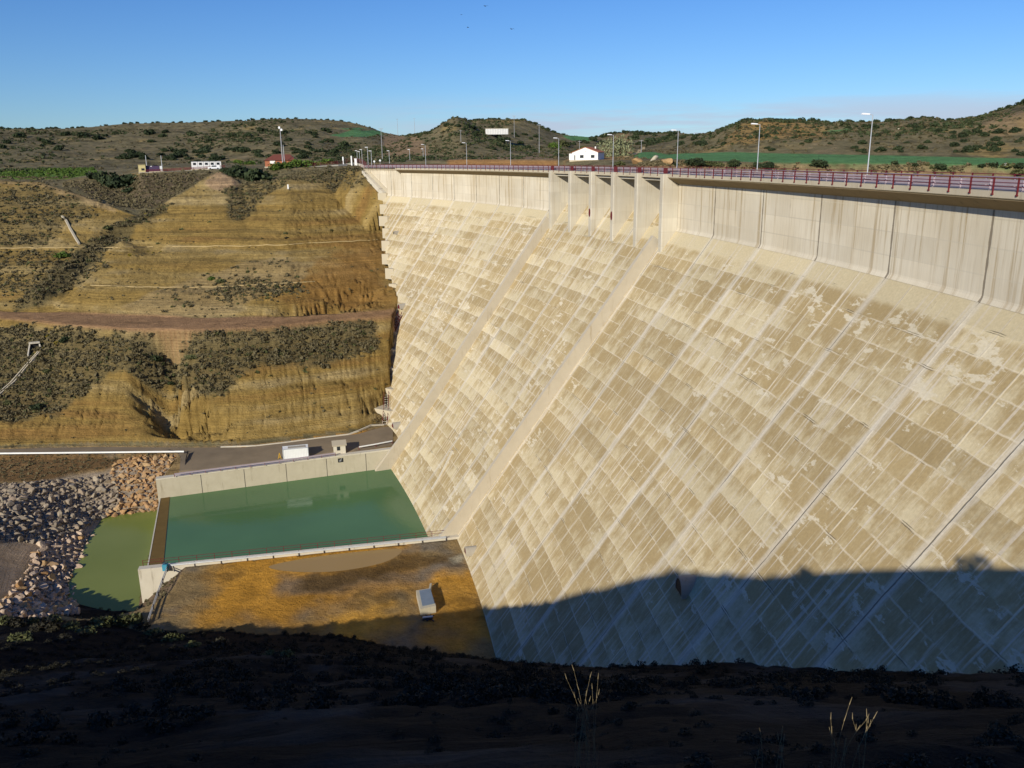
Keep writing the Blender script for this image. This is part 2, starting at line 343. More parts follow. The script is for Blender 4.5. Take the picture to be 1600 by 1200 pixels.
def wall_mat(key, joint=True, c1=(0.58, 0.51, 0.385), c2=(0.67, 0.61, 0.49), stain=(0.32, 0.225, 0.105), amount=0.95, dark=0.8):
    """board-marked concrete with rust and damp running down; u along, v down"""
    t = NT(key); t.rough(0.9); t.b.inputs['Specular IOR Level'].default_value = 0.15
    uv = t.sep(t.uv()); u, v = uv[0], uv[1]
    big = t.noise(t.xyz(u, v), 0.10, 4)
    c = t.mix(t.sm(0.3, 0.7, big), c1, c2)
    lift = t.white(t.xyz(t.ma('FLOOR', t.ma('DIVIDE', t.sub(u, J0 - 20 * JS), JS / 2)), t.ma('FLOOR', t.ma('DIVIDE', v, 2.4)), 0.0))
    lk = t.mr(lift, 0, 1, 0.93, 1.05); c = t.mix(1.0, c, t.xyz(lk, lk, lk), 'MULTIPLY')
    st = t.noise(t.xyz(t.mul(u, 1.1), t.mul(v, 0.035)), 1.0, 6, 0.7); st2 = t.noise(t.xyz(t.mul(u, 3.2), t.mul(v, 0.12), 4.0), 1.0, 5, 0.7)
    reach = t.noise(t.xyz(t.mul(u, 0.9), 0.0, 8.0), 1.0, 4)
    fade = t.mr(v, 0.0, 11.0, 1.0, 0.45)
    m = t.mul(t.sm(0.50, 0.66, st), fade); m2 = t.mul(t.sm(0.60, 0.74, st2), t.sm(0.85, 0.2, t.ma('DIVIDE', v, t.add(1.0, t.mul(reach, 12.0)))))
    c = t.mix(t.mul(m, amount), c, stain); c = t.mix(t.mul(m2, dark), c, (0.13, 0.10, 0.065))
    bt = t.sm(0.10, 0.03, t.mul(t.ma('PINGPONG', t.ma('DIVIDE', v, 2.4), 0.5), 2.4))
    c = t.mix(t.mul(bt, 0.30), c, t.mix(lift, (0.62, 0.57, 0.46), (0.30, 0.27, 0.21)))
    bd = t.noise(t.xyz(t.mul(u, 7.0), t.mul(v, 0.2)), 1.0, 2); fk = t.mr(bd, 0.25, 0.75, 0.93, 1.07); c = t.mix(1.0, c, t.xyz(fk, fk, fk), 'MULTIPLY')
    h = t.mul(bd, 0.25)
    if joint:
        dj = t.mul(t.ma('PINGPONG', t.ma('DIVIDE', t.sub(u, J0 - 20 * JS), JS), 0.5), JS)
        jw = t.add(0.10, t.mul(t.sub(t.noise(t.xyz(0.0, v, u), 0.6, 4), 0.45), 0.35)); 
        sj = t.sm(0.06, 0.0, t.sub(dj, jw)); c = t.mix(t.mul(sj, 0.72), c, (0.105, 0.078, 0.05)); h = t.sub(h, sj)
    t.base(c); t.bump(h, 0.05, 0.4); M[key] = t.m
wall_mat('wall_concrete')
wall_mat('plain_concrete', False, (0.46, 0.415, 0.33), (0.56, 0.52, 0.43), (0.33, 0.24, 0.12), 0.5, 0.45)
wall_mat('warm_concrete', False, (0.46, 0.39, 0.27), (0.56, 0.49, 0.35), (0.34, 0.22, 0.08), 0.8, 0.3)
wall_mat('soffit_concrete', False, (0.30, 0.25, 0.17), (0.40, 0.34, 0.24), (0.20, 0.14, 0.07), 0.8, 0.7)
def concrete_pos(key, c1, c2, dirt=(0.20, 0.16, 0.10)):
    t = NT(key); t.rough(0.9); t.b.inputs['Specular IOR Level'].default_value = 0.15
    p = t.pos(); s = t.sep(p)
    c = t.mix(t.noise(p, 0.5, 6, 0.65), c1, c2)
    dn = t.noise(t.xyz(t.mul(s[0], 1.2), t.mul(s[1], 1.2), t.mul(s[2], 0.15)), 1.0, 6, 0.7)
    c = t.mix(t.mul(t.sm(0.55, 0.75, dn), 0.6), c, dirt); t.base(c); t.bump(t.noise(p, 3.0, 5), 0.04, 0.4); M[key] = t.m
concrete_pos('old_concrete', (0.40, 0.355, 0.26), (0.54, 0.49, 0.38))
concrete_pos('pale_concrete', (0.50, 0.45, 0.36), (0.62, 0.58, 0.48))
concrete_pos('grey_concrete', (0.30, 0.27, 0.22), (0.42, 0.39, 0.33))
concrete_pos('wet_sill', (0.11, 0.070, 0.022), (0.18, 0.118, 0.040), (0.05, 0.035, 0.015))
def rock_mat(key, cs):
    t = NT(key); t.rough(0.9); t.b.inputs['Specular IOR Level'].default_value = 0.15
    ri = t.n('ShaderNodeObjectInfo', 5); p = t.pos()
    cell = t.white(t.n('ShaderNodeVectorMath', 0, [p, (1.5, 1.5, 1.5)], operation='SNAP'))
    c = t.mix(t.ma('FRACT', t.mul(t.add(ri, 0.0), 7.31)), cs[0], cs[1]); c = t.mix(t.mul(t.ma('FRACT', t.mul(ri, 13.7)), 0.7), c, cs[2])
    k = t.mr(t.noise(p, 1.6, 6, 0.7), 0.25, 0.75, 0.75, 1.25); t.base(t.mix(1.0, c, t.xyz(k, k, k), 'MULTIPLY'))
    t.bump(t.noise(p, 2.0, 6, 0.65), 0.2, 0.6); M[key] = t.m
rock_mat('grey_rock', ((0.25, 0.210, 0.155), (0.35, 0.298, 0.222), (0.31, 0.232, 0.168)))
rock_mat('orange_rock', ((0.34, 0.20, 0.085), (0.46, 0.33, 0.18), (0.38, 0.22, 0.11)))
rock_mat('pink_rock', ((0.46, 0.34, 0.25), (0.58, 0.48, 0.37), (0.40, 0.28, 0.19)))
def water_mat(key, c1, c2, wave=0.6, rough=0.06):
    t = NT(key); t.rough(rough); t.b.inputs['Specular IOR Level'].default_value = 0.5; t.b.inputs['IOR'].default_value = 1.33
    p = t.pos(); t.base(t.mix(t.sm(0.3, 0.7, t.noise(p, 0.035, 3)), c1, c2))
    t.bump(t.noise(p, 1.6, 3, 0.5), 0.02, wave); M[key] = t.m; return t
water_mat('pool_water', (0.078, 0.158, 0.064), (0.092, 0.186, 0.076), 0.5).b.inputs['Specular IOR Level'].default_value = 0.3
water_mat('pond_water', (0.165, 0.195, 0.040), (0.195, 0.225, 0.055), 0.2, 0.1).b.inputs['Specular IOR Level'].default_value = 0.2
water_mat('puddle_water', (0.34, 0.225, 0.085), (0.38, 0.26, 0.11), 0.05, 0.2).b.inputs['Specular IOR Level'].default_value = 0.2
concrete_pos('training_concrete', (0.41, 0.36, 0.275), (0.52, 0.465, 0.365), (0.30, 0.235, 0.14))
concrete_pos('soffit_shade_stain', (0.19, 0.145, 0.085), (0.30, 0.235, 0.14), (0.08, 0.06, 0.035))  # shade under the deck is put into this dark brown, with mottled stains
# ------------------------------------------------------------------ terrain: one sheet, polar grid of measured height layers
concrete_pos('deck_concrete', (0.42, 0.36, 0.26), (0.56, 0.50, 0.38), (0.20, 0.14, 0.08))
AZ = np.radians(np.concatenate([np.arange(-180, -46, 4.0), np.arange(-46, -41, 0.5), np.arange(-41, 41, 0.09), np.arange(41, 46, 0.5), np.arange(46, 180.1, 4.0)]))
DD = np.concatenate([np.arange(0.0, 12, 0.25), np.arange(12, 60, 0.6), np.arange(60, 120, 0.8), np.arange(120, 345, 0.7), np.arange(345, 400, 1.6), np.arange(400, 560, 2.0), np.arange(560, 1150, 4.0), np.geomspace(1150, 9000, 24)])
nA, nD = len(AZ), len(DD)
GX = np.sin(AZ)[:, None] * DD[None, :]; GY = np.cos(AZ)[:, None] * DD[None, :]

def layer(pts):       # pts (x, y, z) -> per-azimuth D and z
    P = np.array(pts, float); az = np.arctan2(P[:, 0], P[:, 1]); d = np.hypot(P[:, 0], P[:, 1]); o = np.argsort(az)
    return np.interp(AZ, az[o], d[o]), np.interp(AZ, az[o], P[o, 2])
def Lz(L, z): return [at(u, v, z) for u, v in L]
def Ld(L): return [atd(u, v, D) for u, v, D in L]
ext = lambda L, *e: list(L) + [np.array(x, float) for x in e]
lay = []
lay.append(layer(ext(Lz([(-250, 706), (0, 700), (150, 697), (300, 698), (380, 697), (440, 691), (500, 683), (560, 676), (600, 662)], -61.8), (-26, 215, -61.8), (-10, 228, -61.8))))
lay.append(layer(ext(Lz([(-250, 478), (0, 495), (100, 505), (200, 513), (300, 514), (400, 511), (500, 501), (600, 493), (628, 489)], -39.5), (-20, 243, -39.5))))
lay.append(layer(ext(Lz([(-250, 470), (0, 487), (150, 492), (300, 498), (450, 497), (560, 490), (600, 487)], -39.3), (-30, 242, -39.3), (-20, 250, -39.3))))
lay.append(layer(ext(Lz([(-250, 390), (0, 388), (150, 387), (300, 383), (450, 385), (595, 377)], -24.0), (-30, 286, -24))))
CREST = [(-250, 278, 395), (0, 281, 372), (60, 284, 365), (110, 300, 352), (180, 325, 335), (215, 338, 328), (240, 328, 335), (300, 291, 346), (325, 274, 352), (342, 268, 355), (362, 276, 351), (378, 288, 347), (420, 286, 340), (450, 278, 338), (490, 271, 344), (540, 263, 353), (572, 264, 362)]
lay.append(layer(ext(Ld(CREST), (-50, 352, -3), (-30, 360, -8))))
# a hollow behind the left spur, then the crest platform
H6 = [(-250, 412, -5), (0, 392, -6), (110, 376, -9), (180, 357, -13), (230, 354, -11), (300, 360, -6), (345, 364, -3.5), (420, 358, -4.5), (480, 360, -2.5), (560, 376, -0.8)]
lay.append(layer(ext([np.append(atd(u, 270, D)[:2], z) for u, D, z in H6], (-45, 368, -5), (-25, 375, -8))))
G = [
 [(-250, 279, 450), (0, 277, 436), (100, 278, 425), (200, 274, 408), (220, 271, 383), (320, 265.5, 379), (400, 266, 376), (450, 262, 374), (560, 259, 388), (640, 262.5, 424), (700, 263, 428), (870, 262.5, 430), (940, 262, 392), (1000, 262, 372), (1100, 262, 332), (1200, 263, 316), (1400, 265, 300), (1600, 268, 300), (1900, 270, 300)],
 [(-250, 272, 500), (0, 268, 495), (150, 264, 485), (250, 258.5, 480), (400, 256, 480), (560, 254, 470), (640, 252, 442), (720, 249.5, 438), (870, 249.5, 438), (940, 250, 425), (1000, 253, 395), (1100, 255, 350), (1200, 256, 335), (1300, 256.5, 325), (1400, 258, 320), (1600, 262, 320), (1900, 266, 320)],
 [(-250, 266, 620), (0, 262, 620), (150, 258, 620), (300, 252, 620), (430, 246, 620), (560, 245, 600), (640, 243, 540), (720, 243, 520), (800, 243, 520), (870, 240, 520), (940, 240, 520), (1000, 239, 470), (1100, 239, 430), (1200, 239.5, 420), (1300, 241, 410), (1400, 242.5, 405), (1600, 246.5, 400), (1900, 250, 400)],
 [(-250, 240, 760), (0, 235, 760), (150, 240, 760), (300, 235, 750), (380, 222, 740), (430, 216, 740), (480, 216, 740), (540, 224, 740), (600, 226, 690), (640, 215, 660), (670, 203, 655), (690, 191, 652), (705, 182, 650), (713, 179, 650), (725, 183, 650), (745, 196, 652), (800, 222, 655), (860, 232, 660), (940, 232, 700), (1000, 233, 640), (1060, 232, 560), (1100, 229, 480), (1140, 222, 465), (1200, 215, 455), (1300, 217, 450), (1400, 218, 450), (1500, 215, 455), (1600, 205, 455), (1900, 190, 455)],
 [(-250, 218, 900), (0, 215, 900), (150, 212, 900), (300, 207, 890), (400, 201, 880), (500, 199, 870), (560, 207, 850), (600, 215, 830), (640, 216, 800), (700, 205, 800), (740, 195, 790), (800, 197, 780), (840, 207, 780), (870, 214, 800), (940, 222, 900), (1000, 217, 850), (1060, 214, 760), (1090, 211, 620), (1120, 206, 540), (1140, 198, 515), (1160, 190, 508), (1200, 188.5, 505), (1300, 192, 505), (1400, 192, 505), (1450, 187, 505), (1500, 187, 505), (1570, 172, 505), (1600, 165, 505), (1900, 140, 505)],
 [(-250, 204, 1000), (0, 201, 1000), (100, 201.5, 1000), (150, 197.5, 1000), (200, 192.5, 1000), (300, 190, 1000), (400, 186.5, 1000), (450, 185, 1000), (500, 186, 1000), (530, 187, 1000), (560, 193, 980), (600, 205.5, 960), (625, 210, 950), (660, 206, 930), (700, 196, 880), (740, 187, 860), (800, 186.5, 850), (820, 188.5, 850), (840, 197, 860), (860, 205, 900), (880, 211, 1000), (930, 213.5, 1100), (960, 205.5, 1100), (990, 204.5, 1100), (1010, 208.5, 1100), (1060, 207.5, 1050), (1090, 211, 800), (1115, 205, 580), (1140, 196, 560), (1160, 188, 550), (1200, 187, 550), (1300, 191, 550), (1400, 188, 550), (1450, 184, 550), (1480, 188.5, 550), (1530, 181, 550), (1570, 168, 550), (1600, 160, 550), (1900, 130, 550)],
]
for g in G: lay.append(layer(Ld(g)))
d5, z5 = lay[-1]; lay.append((d5 + 250, z5 - 12)); lay.append((d5 * 0 + 4000, z5 * 0 + 25.0)); lay.append((d5 * 0 + 9000, z5 * 0 + 25.0))
LD = np.array([l[0] for l in lay]); LZ = np.array([l[1] for l in lay])
for k in range(1, len(LD)): LD[k] = np.maximum(LD[k], LD[k - 1] + 2.0)
ZL = np.empty((nA, nD)); TRK = np.zeros((nA, nD)); SLP = np.zeros((nA, nD)); UP = np.zeros((nA, nD))
for i in range(nA):
    ZL[i] = np.interp(DD, LD[:, i], LZ[:, i])
    UP[i] = np.interp(DD, LD[:5, i], [0, 1, 1, 2, 3])          # which bank of the left slope
    SLP[i] = (DD > LD[0, i] + 1) & (DD < LD[4, i]); TRK[i] = sstep(LD[1, i] - 2.5, LD[1, i], DD) * (1 - sstep(LD[2, i], LD[2, i] + 2.5, DD))
TRK *= (GX < -22)
far = sstep(450, 560, DD)[None, :] * np.ones((nA, 1))
kern = np.hanning(9); kern /= kern.sum()
zs = np.apply_along_axis(lambda r: np.convolve(np.pad(r, 4, 'edge'), kern, 'valid'), 1, ZL); ZL = np.where(far > 0.5, zs, ZL)

# valley floor: yard, road shelf, plunge pool, pond
FLOOR = -62.5
ys_ = np.interp(GX, [-300, -120, -76.6, -75.7, -28, -20], [181, 181.3, 181.3, 168.6, 185.2, 190])
ZL = np.where(DD[None, :] < LD[0][:, None], np.where(GY > ys_, np.where(GX < -76, -61.9, -62.6 + 0.7 * sstep(0, 10, GY - ys_)), FLOOR), ZL)
POOL = [at(255, 778, -67)[:2], at(613.5, 730, -67)[:2] + np.array([0.3, 0.2]), np.array([-11.0, 139.3]), at(700, 838, -62.3)[:2], at(224, 886.5, -62.3)[:2]]
POND = [at(u, v, -69)[:2] for u, v in [(245, 803), (215, 806), (172, 812), (150, 842), (122, 900), (117, 945), (140, 966), (190, 975), (205, 950), (217, 893)]]
pX, pY = GX, GY
near = (DD[None, :] < 260) * np.ones((nA, 1), bool)
dp = np.full((nA, nD), 99.0); ins = np.zeros((nA, nD), bool); inpool = np.zeros((nA, nD), bool)
ii = np.where(near & (GX > -190) & (GX < 0) & (GY > 60) & (GY < 220))
dp[ii] = pdist(POND, GX[ii], GY[ii]); ins[ii] = inpoly(POND, GX[ii], GY[ii])
def offset(P, d):
    P = [np.array(p, float) for p in P]; n = len(P); out = []; cen = np.mean(P, 0)
    for i in range(n):
        e0 = P[i] - P[i - 1]; e1 = P[(i + 1) % n] - P[i]; n0 = np.array([e0[1], -e0[0]]) / np.linalg.norm(e0); n1 = np.array([e1[1], -e1[0]]) / np.linalg.norm(e1)
        if n0 @ (P[i] - cen) < 0: n0 = -n0
        if n1 @ (P[i] - cen) < 0: n1 = -n1
        b = n0 + n1; out.append(P[i] + b * d / max(0.6, (b @ b) / 2))
    return out
POOLX = offset([POOL[0], np.array(POOL[1]) + np.array([9, 3.3]), np.array([2.0, 141.0]), np.array([-4.0, 139.2]), POOL[4]], 0.55)
inpool[ii] = inpoly(POOLX, GX[ii], GY[ii])
# river bed going away to the left below the pond
RIV = [np.array([-80, 150.]), np.array([-100, 120.]), np.array([-140, 85.]), np.array([-260, 60.])]
bank = np.where(ins, -70.6, -69.9 + dp * np.where(GX > -70, 0.80, 0.46))
ZL = np.where((DD[None, :] < LD[0][:, None]) & ((GY < ys_ + 0.3) | (GX > -70)), np.minimum(ZL, np.maximum(bank, -70.8)), ZL)
# dry bar inside the bend, brown grass
ZL = np.where(inpool, -71.0, ZL)

# natural relief on the slopes
slopeband = SLP * (1 - TRK)
gv = np.abs(fbm(GX * 0.55 + 0.10 * GY + 1.5 * fbm(GX * .05, GY * .05, 2, 4), GY * 0.045, 3, 3)); gv2 = np.abs(fbm(GX * 1.25 + 0.15 * GY, GY * 0.09, 3, 5))
rill = -0.50 * np.exp(-(gv / 0.045) ** 2) - 0.34 * np.exp(-(gv2 / 0.05) ** 2) + 0.2 * fbm(GX * 0.3, GY * 0.3, 3, 9)
bare = sstep(-0.15, 0.25, fbm(GX * 0.02, GY * 0.03, 3, 11))
led = np.sin((ZL + fbm(GX * 0.03, GY * 0.03, 3, 6) * 1.2) * 2 * PI / 2.7); led2 = np.sin((ZL + fbm(GX * 0.02, GY * 0.02, 2, 8) * 1.6) * 2 * PI / 6.1)
ZL += slopeband * (rill * (0.20 + 0.75 * bare) + led * 0.20 + led2 * 0.30 + fbm(GX * 0.06, GY * 0.06, 4, 2) * 1.1) * sstep(0, 8, DD[None, :] - LD[0][:, None])
GUL = [at(u, v, z)[:2] for u, v, z in [(235, 336, -14), (190, 362, -20), (150, 392, -25), (110, 432, -31), (60, 462, -35), (20, 486, -39)]]
jj = np.where((DD[None, :] > 200) & (DD[None, :] < 320) & (GX < -70) & (GX > -210)); g = pdist(GUL, GX[jj], GY[jj], False); ZL[jj] -= 3.2 * np.exp(-(g / 5.0) ** 2) * (1 - TRK[jj])
fn = fbm(GX * 0.012, GY * 0.012, 5, 21) * 5.0 + np.abs(fbm(GX * 0.02, GY * 0.02, 4, 25)) * -5.0
flat = sstep(455, 640, DD)[None, :] * (1 - sstep(930, 1000, DD)[None, :] * 0.6)
rt = sstep(0.08, 0.16, AZ)[:, None]                                   # right-hand hills start nearer
flat = np.maximum(flat, rt * sstep(415, 470, DD)[None, :]) * (1 - 0.7 * rt * sstep(490, 540, DD)[None, :])
ZL += fn * flat * 0.75 + fbm(GX * 0.10, GY * 0.10, 3, 31) * 0.5 * flat
hollow = (DD[None, :] > LD[4][:, None] + 4) & (DD[None, :] < LD[6][:, None] - 4)
ZL += hollow * fbm(GX * 0.08, GY * 0.08, 4, 41) * 1.0

# right bank: falls from a ridge through the camera's feet; the ridge is what shades the foot of the dam
SHADE = [(1600, 897), (1500, 897), (1400, 898), (1300, 902), (1200, 903), (1080, 893), (1020, 900), (960, 918), (900, 925), (850, 932), (800, 945), (765, 958)]
SHF = [(720, 975), (680, 985), (620, 998), (560, 1008), (480, 1016), (400, 1020)]
def face_hit(u, v):
    r = ray(u, v); ts = np.linspace(20, 260, 4800); P = r[None] * ts[:, None]; P[:, 2] += EYE
    d = np.hypot(P[:, 0] - AX, P[:, 1] - AY) - rface(P[:, 2]); return P[np.argmax(d > 0)]
rx, rzv = [], []
tanel = math.tan(SUN_EL)
for P in [face_hit(*p) for p in SHADE] + [at(u, v, FLOOR) for u, v in SHF]:
    t_ = P[1] / math.cos(SUN_AZ); rx.append(P[0] - t_ * math.sin(SUN_AZ)); rzv.append(P[2] + t_ * tanel)
rx, rzv = np.array(rx), np.array(rzv); o_ = np.argsort(rx); rx, rzv = rx[o_], rzv[o_]
RXX = np.concatenate([[-400, rx[0] - 60], rx, [20, 60, 400]]); RZZ = np.concatenate([[-45, rzv[0] - 9], rzv, [0.6, 1.0, 3.0]])
def right_bank(x, y):
    zr = np.interp(x, RXX, RZZ) - 0.22 - 0.45 * sstep(-5, -15, x) - 1.7 * sstep(-38, -54, x)
    m = np.interp(x, [-80, -66, -52, -30, -12, 0, 6, 30], [0.42, 0.468, 0.527, 0.585, 0.62, 0.655, 0.66, 0.66])
    yp = np.maximum(y, 0.0); 
    z = zr - m * (np.sqrt(yp * yp + 9) - 3) + 0.03 * np.minimum(y, 0)
    w = sstep(1.5, 10, y) * (1 - sstep(85, 110, y))
    lw = sstep(-12, -30, x); z += w * (fbm(x * 0.05, y * 0.05, 4, 51) * 0.75 - 0.7 * sstep(70, 40, y) - 0.1 - 1.3 * lw + fbm(x * 0.25, y * 0.4, 4, 52) * 0.45)
    lz = z + fbm(x * 0.06, y * 0.06, 3, 54) * 1.5
    z += w * (sstep(0.3, 0.7, (lz / 1.7) % 1.0) - (lz / 1.7) % 1.0) * 0.42
    z += sstep(3, 9, y) * (1 - sstep(20, 45, y)) * sstep(3, -3, x) * 0.0
    return z
ZR = right_bank(GX, GY)
ZG = np.maximum(ZL, ZR)
# inside and behind the dam
r_ = np.hypot(GX - AX, GY - AY); ph = np.arctan2(GY - AY, GX - AX); s_ = ph * R
body = (s_ > -45) & (s_ < 296 + 45) & (r_ < R + 9.5)
zface = np.where(r_ < RF, ZF - (RF - r_) / SL, -9.5)
dsc = s_ - s_contact(np.clip(ZG, -70, -0.01)); ZG = ZG - 3.6 * np.exp(-((dsc - 0.8) / 2.2) ** 2) * ((s_ > 150) & (s_ < 300) & (ZG > -60.5) & (ZG < -4) & (r_ < R + 6) & (TRK < 0.5))
ZG = ZG - 6.5 * np.exp(-((dsc - 3.0) / 4.2) ** 2) * sstep(-60.8, -58, ZG) * sstep(-39.8, -41.5, ZG) * ((s_ > 150) & (s_ < 300) & (r_ < R))
wl_ = np.interp(s_, [284, 300], [-10.6, -0.8]) - np.abs(RF - 0.5 - r_) * 1.3 + 0.5 * fbm(GX * .3, GY * .3, 3, 88); ZG = np.where((s_ > 284) & (s_ < 312) & (np.abs(r_ - RF) < 8), np.maximum(ZG, wl_), ZG)
inside = body & (s_ > 125) & (zface > -61) & (s_ < s_contact(np.minimum(zface, -0.01)) - 1.0)
ZG = np.where(inside, np.minimum(ZG, zface - 1.2), ZG)
resv = (r_ > RF + 1.5) & (s_ < 299) & (s_ > -60) & (DD[None, :] < LD[6][:, None] - 12) & (AZ[:, None] > math.radians(-10.5))
ZG = np.where(resv, -8.0, ZG)
ZRESV = resv

def hz(x, y):
    x = np.asarray(x, float); y = np.asarray(y, float)
    a = np.arctan2(x, y); d = np.hypot(x, y)
    i = np.clip(np.searchsorted(AZ, a) - 1, 0, nA - 2); j = np.clip(np.searchsorted(DD, d) - 1, 0, nD - 2)
    fa = np.clip((a - AZ[i]) / (AZ[i + 1] - AZ[i]), 0, 1); fd = np.clip((d - DD[j]) / (DD[j + 1] - DD[j]), 0, 1)
    return (ZG[i, j] * (1 - fa) + ZG[i + 1, j] * fa) * (1 - fd) + (ZG[i, j + 1] * (1 - fa) + ZG[i + 1, j + 1] * fa) * fd
_TS = np.concatenate([np.arange(3, 150, 0.4), np.arange(150, 450, 0.5), np.arange(450, 1500, 2.0)])
def pg(u, v, dmin=3):           # the ground point seen at a measured photo position
    r = ray(u, v); h = math.hypot(r[0], r[1]); ts = _TS[_TS >= dmin]; x = r[0] * ts / h; y = r[1] * ts / h; z = EYE + r[2] * ts / h
    k = np.argmax(hz(x, y) >= z); 
    if k == 0: k = len(ts) - 1
    return np.array([x[k], y[k], float(hz(x[k:k + 1], y[k:k + 1])[0])])

# ---- ground colours (albedo) and scrub density
def C(*c): return np.array(c, float)
n_a = fbm(GX * 0.03, GY * 0.03, 5, 61)[..., None]; n_b = fbm(GX * 0.15, GY * 0.15, 4, 63)[..., None]; n_s = fbm(GX * 0.02, ZL * 0.45, 4, 65)[..., None]
ochre = C(0.270, 0.180, 0.054); ochre2 = C(0.33, 0.238, 0.092); tan = C(0.38, 0.290, 0.145); rust = C(0.245, 0.145, 0.045)
drygrass = C(0.155, 0.115, 0.062); hillbrown = C(0.178, 0.150, 0.078); scrubsoil = C(0.120, 0.100, 0.050)
colr = np.empty((nA, nD, 3)); colr[:] = hillbrown
veg = np.zeros((nA, nD))
# far hills: brown grey scrub with bare ochre scars
mix3 = lambda a, b, f: a * (1 - f) + b * f
colr = mix3(colr, ochre2 * 0.9, sstep(0.25, 0.6, n_a + 0.4 * n_b)); colr = mix3(colr, scrubsoil, sstep(0.0, 0.45, -n_a + 0.3 * n_b) * 0.8); n_m = fbm(GX * 0.22, GY * 0.22, 3, 67)[..., None]; colr = mix3(colr, scrubsoil * 0.62, sstep(0.08, 0.45, n_m) * 0.75); colr = mix3(colr, C(0.27, 0.20, 0.11), sstep(0.15, 0.5, -n_m) * 0.6)
veg += 0.35 * sstep(400, 520, DD)[None, :]
# left slope
lb = (SLP > 0)[..., None].astype(float)
oc = mix3(mix3(np.broadcast_to(ochre, colr.shape), ochre2, sstep(-0.1, 0.5, n_s)), rust, sstep(0.15, 0.6, -n_s + 0.4 * n_a)); oc = mix3(oc, tan, sstep(0.25, 0.55, n_s + 0.5 * n_b) * 0.5)
rl = sstep(-0.1, -0.6, rill)[..., None]; oc = mix3(oc, oc * 0.72, rl * 0.6)
colr = mix3(colr, oc, lb)
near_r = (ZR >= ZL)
colr[near_r] = mix3(np.broadcast_to(C(0.009, 0.008, 0.007), colr.shape), C(0.044, 0.041, 0.037), sstep(0.1, 0.45, n_b + 0.6 * n_a))[near_r]  # right bank soil made near black, its deep shade put into the colour
PH = {}
def zone(pts, soft=1.0, warp=2.5, dmin=100):
    P = np.array([pg(u, v, dmin) for u, v in pts])[:, :2]
    lo, hi = P.min(0) - 12, P.max(0) + 12
    m = np.zeros((nA, nD)); k = np.where((GX > lo[0]) & (GX < hi[0]) & (GY > lo[1]) & (GY < hi[1]))
    x = GX[k] + fbm(GX[k] * 0.25, GY[k] * 0.25, 3, 71) * warp; y = GY[k] + fbm(GX[k] * 0.25, GY[k] * 0.25, 3, 73) * warp
    d = pdist(P, x, y); i = inpoly(P, x, y); m[k] = sstep(-soft, soft, np.where(i, d, -d)); return m
def paint(m, c, a=1.0):
    global colr
    colr = mix3(colr, np.asarray(c, float), (m * a)[..., None])
def grow(m, a):
    global veg
    veg = veg * (1 - m) + a * m
m = zone([(-60, 516), (30, 512), (100, 517), (200, 522), (300, 522), (400, 517), (480, 509), (560, 502), (590, 515), (588, 548), (560, 562), (500, 572), (450, 570), (400, 578), (370, 595), (345, 622), (325, 632), (300, 612), (265, 598), (240, 606), (215, 590), (180, 584), (150, 600), (130, 625), (90, 645), (50, 657), (-60, 660)])
paint(m, scrubsoil, 0.75); grow(m, 1.0)
m = zone([(-60, 395), (90, 392), (150, 398), (170, 420), (110, 455), (60, 482), (-60, 482)]); grow(m, 0.45); paint(m, scrubsoil, 0.3)
m = zone([(-60, 290), (60, 292), (110, 306), (150, 335), (120, 350), (95, 348), (75, 385), (-60, 386)]); grow(m, 0.5); paint(m, scrubsoil, 0.5)
m = zone([(110, 284), (230, 274), (332, 271), (305, 290), (245, 322), (190, 324), (130, 300)], dmin=310); grow(m, 1.0); paint(m, C(0.12, 0.085, 0.055), 0.7)
m = zone([(245, 325), (262, 322), (215, 358), (172, 388), (128, 432), (70, 482), (25, 482), (75, 425), (145, 372), (190, 345)]); grow(m, 0.9); paint(m, scrubsoil, 0.8)
m = zone([(350, 290), (440, 276), (520, 266), (575, 266), (590, 300), (560, 296), (500, 284), (450, 286), (415, 305), (395, 335), (360, 350)]); grow(m, 0.65); paint(m, scrubsoil, 0.5)
m = zone([(318, 290), (330, 274), (342, 270), (360, 277), (374, 291), (345, 300)], warp=1.0); paint(m, C(0.40, 0.27, 0.15)); grow(m, 0.05)
m = zone([(440, 448), (520, 400), (540, 383), (606, 374), (612, 420), (615, 486), (520, 490), (470, 490)], soft=7, warp=7); paint(m, C(0.255, 0.140, 0.040), 0.85); grow(m, 0.0)
m = zone([(190, 480), (300, 436), (420, 404), (490, 412), (470, 440), (400, 470), (280, 500)]); paint(m, C(0.31, 0.225, 0.105), 0.7); grow(m, 0.12)
m = zone([(320, 455), (370, 437), (470, 444), (480, 462), (400, 474), (330, 472)]); grow(m, 0.7)
m = zone([(0, 268), (0, 279), (110, 279), (150, 272), (146, 264), (60, 265)], warp=1, dmin=370); paint(m, C(0.12, 0.19, 0.03)); grow(m, 0.5)
GRASSG = C(0.100, 0.215, 0.080)
for P in ([(990, 237.5), (1100, 239), (1200, 239.5), (1300, 241.5), (1400, 243), (1620, 248), (1620, 261), (1400, 257), (1200, 254), (1100, 251), (1010, 248), (985, 245)],
          [(515, 212), (540, 206.5), (590, 204.5), (640, 207), (600, 212), (560, 214)], [(530, 201), (560, 199.5), (575, 201), (545, 203)],
          [(880, 214), (935, 212), (930, 221), (895, 220)], [(1250, 204), (1330, 201), (1330, 203), (1255, 206)]):
    m = zone(P, 1.0, 0.6, 300); paint(m, GRASSG); grow(m, 0.0)
m = zone([(700, 250), (870, 250), (870, 263), (700, 263)], 1, 1, 420); paint(m, C(0.34, 0.185, 0.07)); grow(m, 0.05)
m = zone([(600, 247), (720, 243), (870, 241), (870, 250), (700, 250), (600, 257)], 2, 2, 430); paint(m, C(0.26, 0.175, 0.10), 0.8); grow(m, 0.15)
